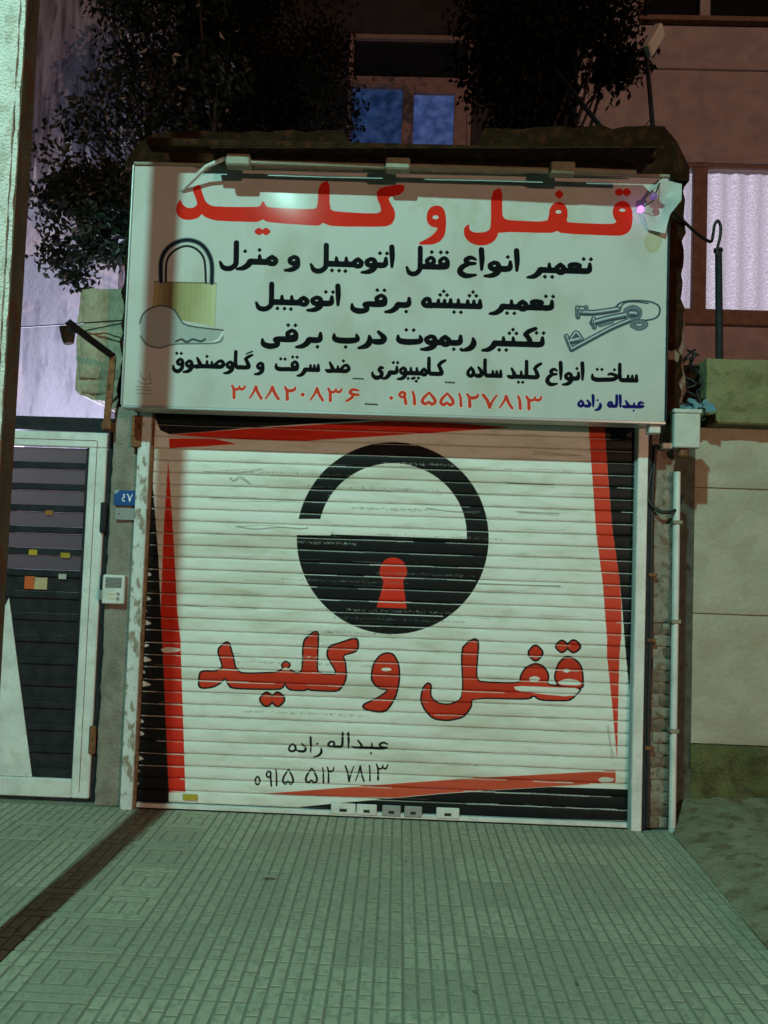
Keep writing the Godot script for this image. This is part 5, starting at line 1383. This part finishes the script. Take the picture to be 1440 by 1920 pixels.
func small_things():
	# square pole at the kerb whose shadow crosses the shop
	var up := thing("utility_pole", "square pale plastered utility pole with dark shaded rusty side at the picture's edge", "pole", Vector3(-1.39, 0, 1.78))
	put("shaft", rough(-0.063, 0.042, 0.0, 8.6, 0.05, -0.046, 0.002, 0.02, 90, 0.004), mats.post, up)
	put("edge_strip", rough(0.0455, 0.0605, 0.0, 8.6, 0.046, -0.046, 0.003, 0.02, 97, 0.005), mats.post, up)
	bx("shaded_rusty_side", 0.061, 0.066, 0.0, 8.6, -0.05, 0.04, mats.post_side_shade, up, 0.001)  # thin plate carrying rust and the painted shade of this side
	for y in [1.9, 3.3, 4.8]:
		bx("clamp_band", -0.072, 0.072, y + 3.0, y + 3.04, -0.056, 0.06, mats.alu, up, 0.003)
	bx("cap", -0.1, 0.1, 8.602, 8.64, -0.07, 0.07, mats.alu, up, 0.005)
	# house number
	canvas(0, 0, 0.135, 0.088, 1600.0, Color8(28, 70, 128))
	grime(4, 0.5, Color(0.7, 0.72, 0.8), 0.05)
	word(["7", 0.074, 0.108, 0.024, 0.062], Color8(226, 230, 230), 0.75)
	word(["4", 0.045, 0.066, 0.022, 0.062], Color8(226, 230, 230), 0.75)
	fill([[0, 0.088], [0.03, 0.088], [0.016, 0.07], [0, 0.066]], Color8(140, 150, 158))
	var m := StandardMaterial3D.new()
	m.albedo_texture = tex()
	m.roughness = 0.4
	var np := thing("number_plate", "small blue enamel house number plate 47 on the cement pier", "plate", Vector3(-1.592, 1.722, 0.02))
	var st := start()
	for t in [[0, 0], [0, 1], [1, 1], [0, 0], [1, 1], [1, 0]]:
		st.set_uv(Vector2(t[0], 1.0 - t[1]))
		st.add_vertex(Vector3(0.135 * t[0], 0.088 * t[1], 0.0062))
	put("enamel_face", done(st), m, np)
	bx("metal_sheet", 0.0, 0.135, 0.0, 0.088, -0.004, 0.006, mats.alu, np, 0.002)
	var sp := thing("blank_plate", "small bare grey metal plate below the blue number plate", "plate", Vector3(-1.584, 1.638, 0.018))
	bx("metal_sheet", 0, 0.115, 0, 0.07, -0.002, 0.005, mats.alu, sp, 0.002)
	bx("screw", 0.02, 0.028, 0.03, 0.038, 0.0052, 0.008, mats.rust, sp, 0.001)
	# intercom
	var ic := thing("door_intercom", "white door intercom with speaker grille and two buttons on the pier", "intercom", Vector3(-1.625, 1.155, 0.022))
	bx("case", 0, 0.128, 0, 0.165, -0.01, 0.032, mats.white_paint, ic, 0.006)
	bx("grille_plate", 0.018, 0.112, 0.092, 0.152, 0.0322, 0.034, mat(0.16, 0.17, 0.17, 0.5), ic, 0.002)
	for k in 7:
		bx("grille_rib", 0.02, 0.11, 0.096 + k * 0.0076, 0.0995 + k * 0.0076, 0.0342, 0.037, mats.alu, ic, 0.0008)
	for k in 2:
		bx("name_card", 0.036, 0.084, 0.028 + k * 0.026, 0.04 + k * 0.026, 0.0322, 0.0345, mat(0.55, 0.52, 0.36, 0.5), ic, 0.001)
		put("button", tube([Vector3(0.097, 0.034 + k * 0.026, 0.03), Vector3(0.097, 0.034 + k * 0.026, 0.042)], 0.0085, 0.0075, 14), mat(0.65, 0.66, 0.66, 0.2, 0.7), ic)
	bx("wall_clip", -0.022, -0.0005, 0.02, 0.075, -0.02, 0.015, mats.alu, ic, 0.004)
	# bent rusty bar, cables, bell
	var bp := v3(BRACKET)
	var br := thing("bent_steel_bar", "bent rusty flat steel bar sticking out above the gate corner", "bar")
	for part in 2:
		var s2 := start()
		for i in ([0, 1] if part == 0 else [2, 3]):
			var a: Vector3 = bp[i]
			var b: Vector3 = bp[i + 1]
			var d := (b - a).normalized()
			var sd := Vector3(0.8, 0.5, 0) if i < 2 else Vector3(1, 0, 0)
			sd = (sd - d * sd.dot(d)).normalized() * 0.019
			var nn := d.cross(sd).normalized() * 0.005
			quad(s2, a + sd + nn, b + sd + nn, b - sd + nn, a - sd + nn, nn)
			quad(s2, a + sd - nn, b + sd - nn, b - sd - nn, a - sd - nn, -nn)
			quad(s2, a + sd + nn, b + sd + nn, b + sd - nn, a + sd - nn, sd)
			quad(s2, a - sd + nn, b - sd + nn, b - sd - nn, a - sd - nn, -sd)
			quad(s2, a + sd + nn, a - sd + nn, a - sd - nn, a + sd - nn, -d)
			quad(s2, b + sd + nn, b - sd + nn, b - sd - nn, b + sd - nn, d)
		put("bent_arm" if part == 0 else "upright", done(s2), mats.dark_iron if part == 0 else mats.rust, br)  # arm coloured dark for its unlit face, upright in rust
	bx("weld_plate", -1.665, -1.612, 2.15, 2.2, -0.038, 0.09, mats.rust, br, 0.006)
	var ca := thing("slack_wire", "thin dark wire stretched across the lilac wall to the sign", "wire")
	put("wire", tube(smooth(v3(CABLE)), 0.0045, 0.0045, 6), mats.cable, ca)
	var cb := thing("short_wire", "second short dark wire drooping over the plaster wall end", "wire")
	put("wire", tube(smooth(v3(CABLE2) + [Vector3(-1.545, 2.70, 0.06), Vector3(-1.52, 2.62, 0.07)]), 0.004, 0.004, 6), mats.cable, cb)
	var q: Vector3 = v3(BULB)[0]
	var bl := thing("wall_lamp", "small dark unlit lamp holder stuck on the plaster edge", "lamp", q)
	put("holder", tube([Vector3(0.10, 0.02, 0.1), Vector3(0.03, 0.02, 0.02), Vector3(0.0, 0.02, 0.0)], 0.02, 0.035, 10), mats.dark_iron, bl)
	put("shade", tube([Vector3(0, 0.045, 0), Vector3(0, 0.02, 0), Vector3(0.005, -0.03, 0), Vector3(0.01, -0.055, 0)], 0.055, 0.03, 12), mats.dark_brown, bl)
	# floodlight on a mast over the parapet
	var mp := v3(MAST)
	var ma := thing("floodlight_mast", "slim mast on the parapet with a pale tilted floodlight", "mast")
	put("mast", tube([Vector3(1.64, 3.7, -0.5), mp[0], mp[1]], 0.018, 0.014, 8), mats.dark_iron, ma)
	var fl := put("lamp_head", boxm(Vector3(-0.05, -0.1, -0.03), Vector3(0.05, 0.1, 0.03), 0.012), mats.white_paint, ma, Vector3(1.615, 4.9, -0.47))
	fl.rotation = Vector3(0.3, 0.9, -0.42)
	put("bracket", tube([Vector3(1.575, 4.8, -0.5), Vector3(1.55, 4.83, -0.46), Vector3(1.6, 4.87, -0.46)], 0.012, 0.01, 6), mats.dark_iron, ma)
	for k in 3:
		put("guy_wire", tube([Vector3(1.62, 4.4 - 0.05 * k, -0.5), Vector3(1.38 - 0.03 * k, 4.02, -0.28)], 0.003, 0.003, 5), mats.cable, ma)
	var dg := thing("roof_cable", "thick dark cable running down from the tree to the parapet", "cable")
	put("cable", tube(v3(DIAG) + [Vector3(1.3, 4.0, -0.25)], 0.016, 0.016, 7), mats.cable, dg)
	# peeled vinyl corner and the purple light in front of it
	var fp := PackedVector2Array()
	for v in FLAP:
		fp.append(Vector2(v[0], v[1]))
	var fm := mat(0.42, 0.46, 0.42, 0.5)
	fm.backlight_enabled = true
	fm.backlight = lin(0.3, 0.32, 0.3)
	var fo := thing("vinyl_flap", "torn pale vinyl sheet peeling at the sign's top corner", "sheet")
	var s3 := SurfaceTool.new()
	s3.begin(Mesh.PRIMITIVE_TRIANGLES)
	s3.set_smooth_group(0)
	var cen := Vector2(1.43, 3.44)
	for k in 6:
		for i in fp.size():
			var a := fp[i]
			var b := fp[(i + 1) % fp.size()]
			var r0 := k / 6.0
			var r1 := (k + 1) / 6.0
			var vs := [cen.lerp(a, r0), cen.lerp(b, r0), cen.lerp(b, r1), cen.lerp(a, r1)]
			var w := []
			for v in vs:
				w.append(Vector3(v.x, v.y, 0.298 + 0.03 * sin(v.x * 30.0) * cos(v.y * 22.0) + maxf(0.0, v.x - 1.44) * 0.5))
			if k > 0:
				tri(s3, w[0], w[1], w[2], Vector3.BACK)
			tri(s3, w[0], w[2], w[3], Vector3.BACK)
	put("vinyl", done(s3), fm, fo)
	var lp := v3(LED)
	var le := thing("purple_light", "tiny glowing purple light hanging on a wire before the sign", "light")
	put("bulb", ball(0.019), glow(Color(0.75, 0.2, 1.0), 2.2), le, lp[0] + Vector3(0, 0, 0.03))
	put("led_reflection", ball(0.02), glow(Color(0.2, 0.1, 0.42), 0.5), le, lp[1] + Vector3(0, 0, 0.04))  # small glowing ball in place of the purple glint on the vinyl
	put("wire", tube([lp[0] + Vector3(0.012, 0.012, 0.03), lp[1] + Vector3(0, -0.02, 0.04), lp[1] + Vector3(0.01, 0.018, 0.04), lp[2] + Vector3(0, 0.03, 0.0)], 0.004, 0.004, 6), mats.cable, le)
	var li := OmniLight3D.new()
	li.name = "light"
	le.add_child(li)
	li.position = lp[0] + Vector3(0, 0, 0.03)
	li.light_color = Color(0.75, 0.2, 1.0).linear_to_srgb()
	li.light_energy = 0.0012
	li.light_size = 0.015
	li.omni_range = 5.0
	li.omni_attenuation = 2.0
	li.shadow_enabled = true
	# litter on the pavement
	var lf := thing("dry_leaf", "small curled dry leaf lying on the pavement tiles", "leaf", Vector3(-0.48, 0.002, 0.87))
	var s4 := start()
	for k in 2:
		var sg := 1.0 if k == 0 else -1.0
		quad(s4, Vector3(-0.03, 0.002, 0), Vector3(-0.008, 0.012, 0.014 * sg), Vector3(0.02, 0.01, 0.01 * sg), Vector3(0.035, 0.006, 0), Vector3.UP)
	put("blade", done(s4), mat(0.22, 0.2, 0.16, 0.8), lf)
	rng.seed = 8
	for k in 3:
		var o := thing("pebble", ["dark pebble near the shutter's middle on the pavement", "tiny dark chip lying towards the cement apron", "small dark crumb at the picture's lower middle", "dark grit grain beside the dry leaf", "small stone chip near the pole's shadow"][k], "pebble", [Vector3(0.15, 0, 0.6), Vector3(0.75, 0, 1.62), Vector3(0.38, 0, 1.7), Vector3(-0.38, 0, 0.95), Vector3(-0.8, 0, 0.8)][k], "grit on the pavement")
		var ms := ball(0.005 + 0.001 * k)
		var pm := put("stone", ms, mats.oldwall, o, Vector3(0, 0.004, 0))
		pm.scale = Vector3(1.2, 0.6, 0.9)

func ball(r: float) -> ArrayMesh:
	var st := SurfaceTool.new()
	st.begin(Mesh.PRIMITIVE_TRIANGLES)
	st.set_smooth_group(0)
	for j in 7:
		for i in 12:
			var q := []
			for t in [[0, 0], [1, 0], [1, 1], [0, 1]]:
				var a: float = PI * (j + t[1]) / 7.0
				var b: float = TAU * (i + t[0]) / 12.0
				q.append(Vector3(sin(a) * cos(b), cos(a), sin(a) * sin(b)) * r)
			var o: Vector3 = q[0] + q[2]
			if j < 6:
				tri(st, q[0], q[1], q[2], o) if j > 0 else null
				tri(st, q[0], q[2], q[3], o)
			else:
				tri(st, q[0], q[1], q[2], o)
	return done(st)
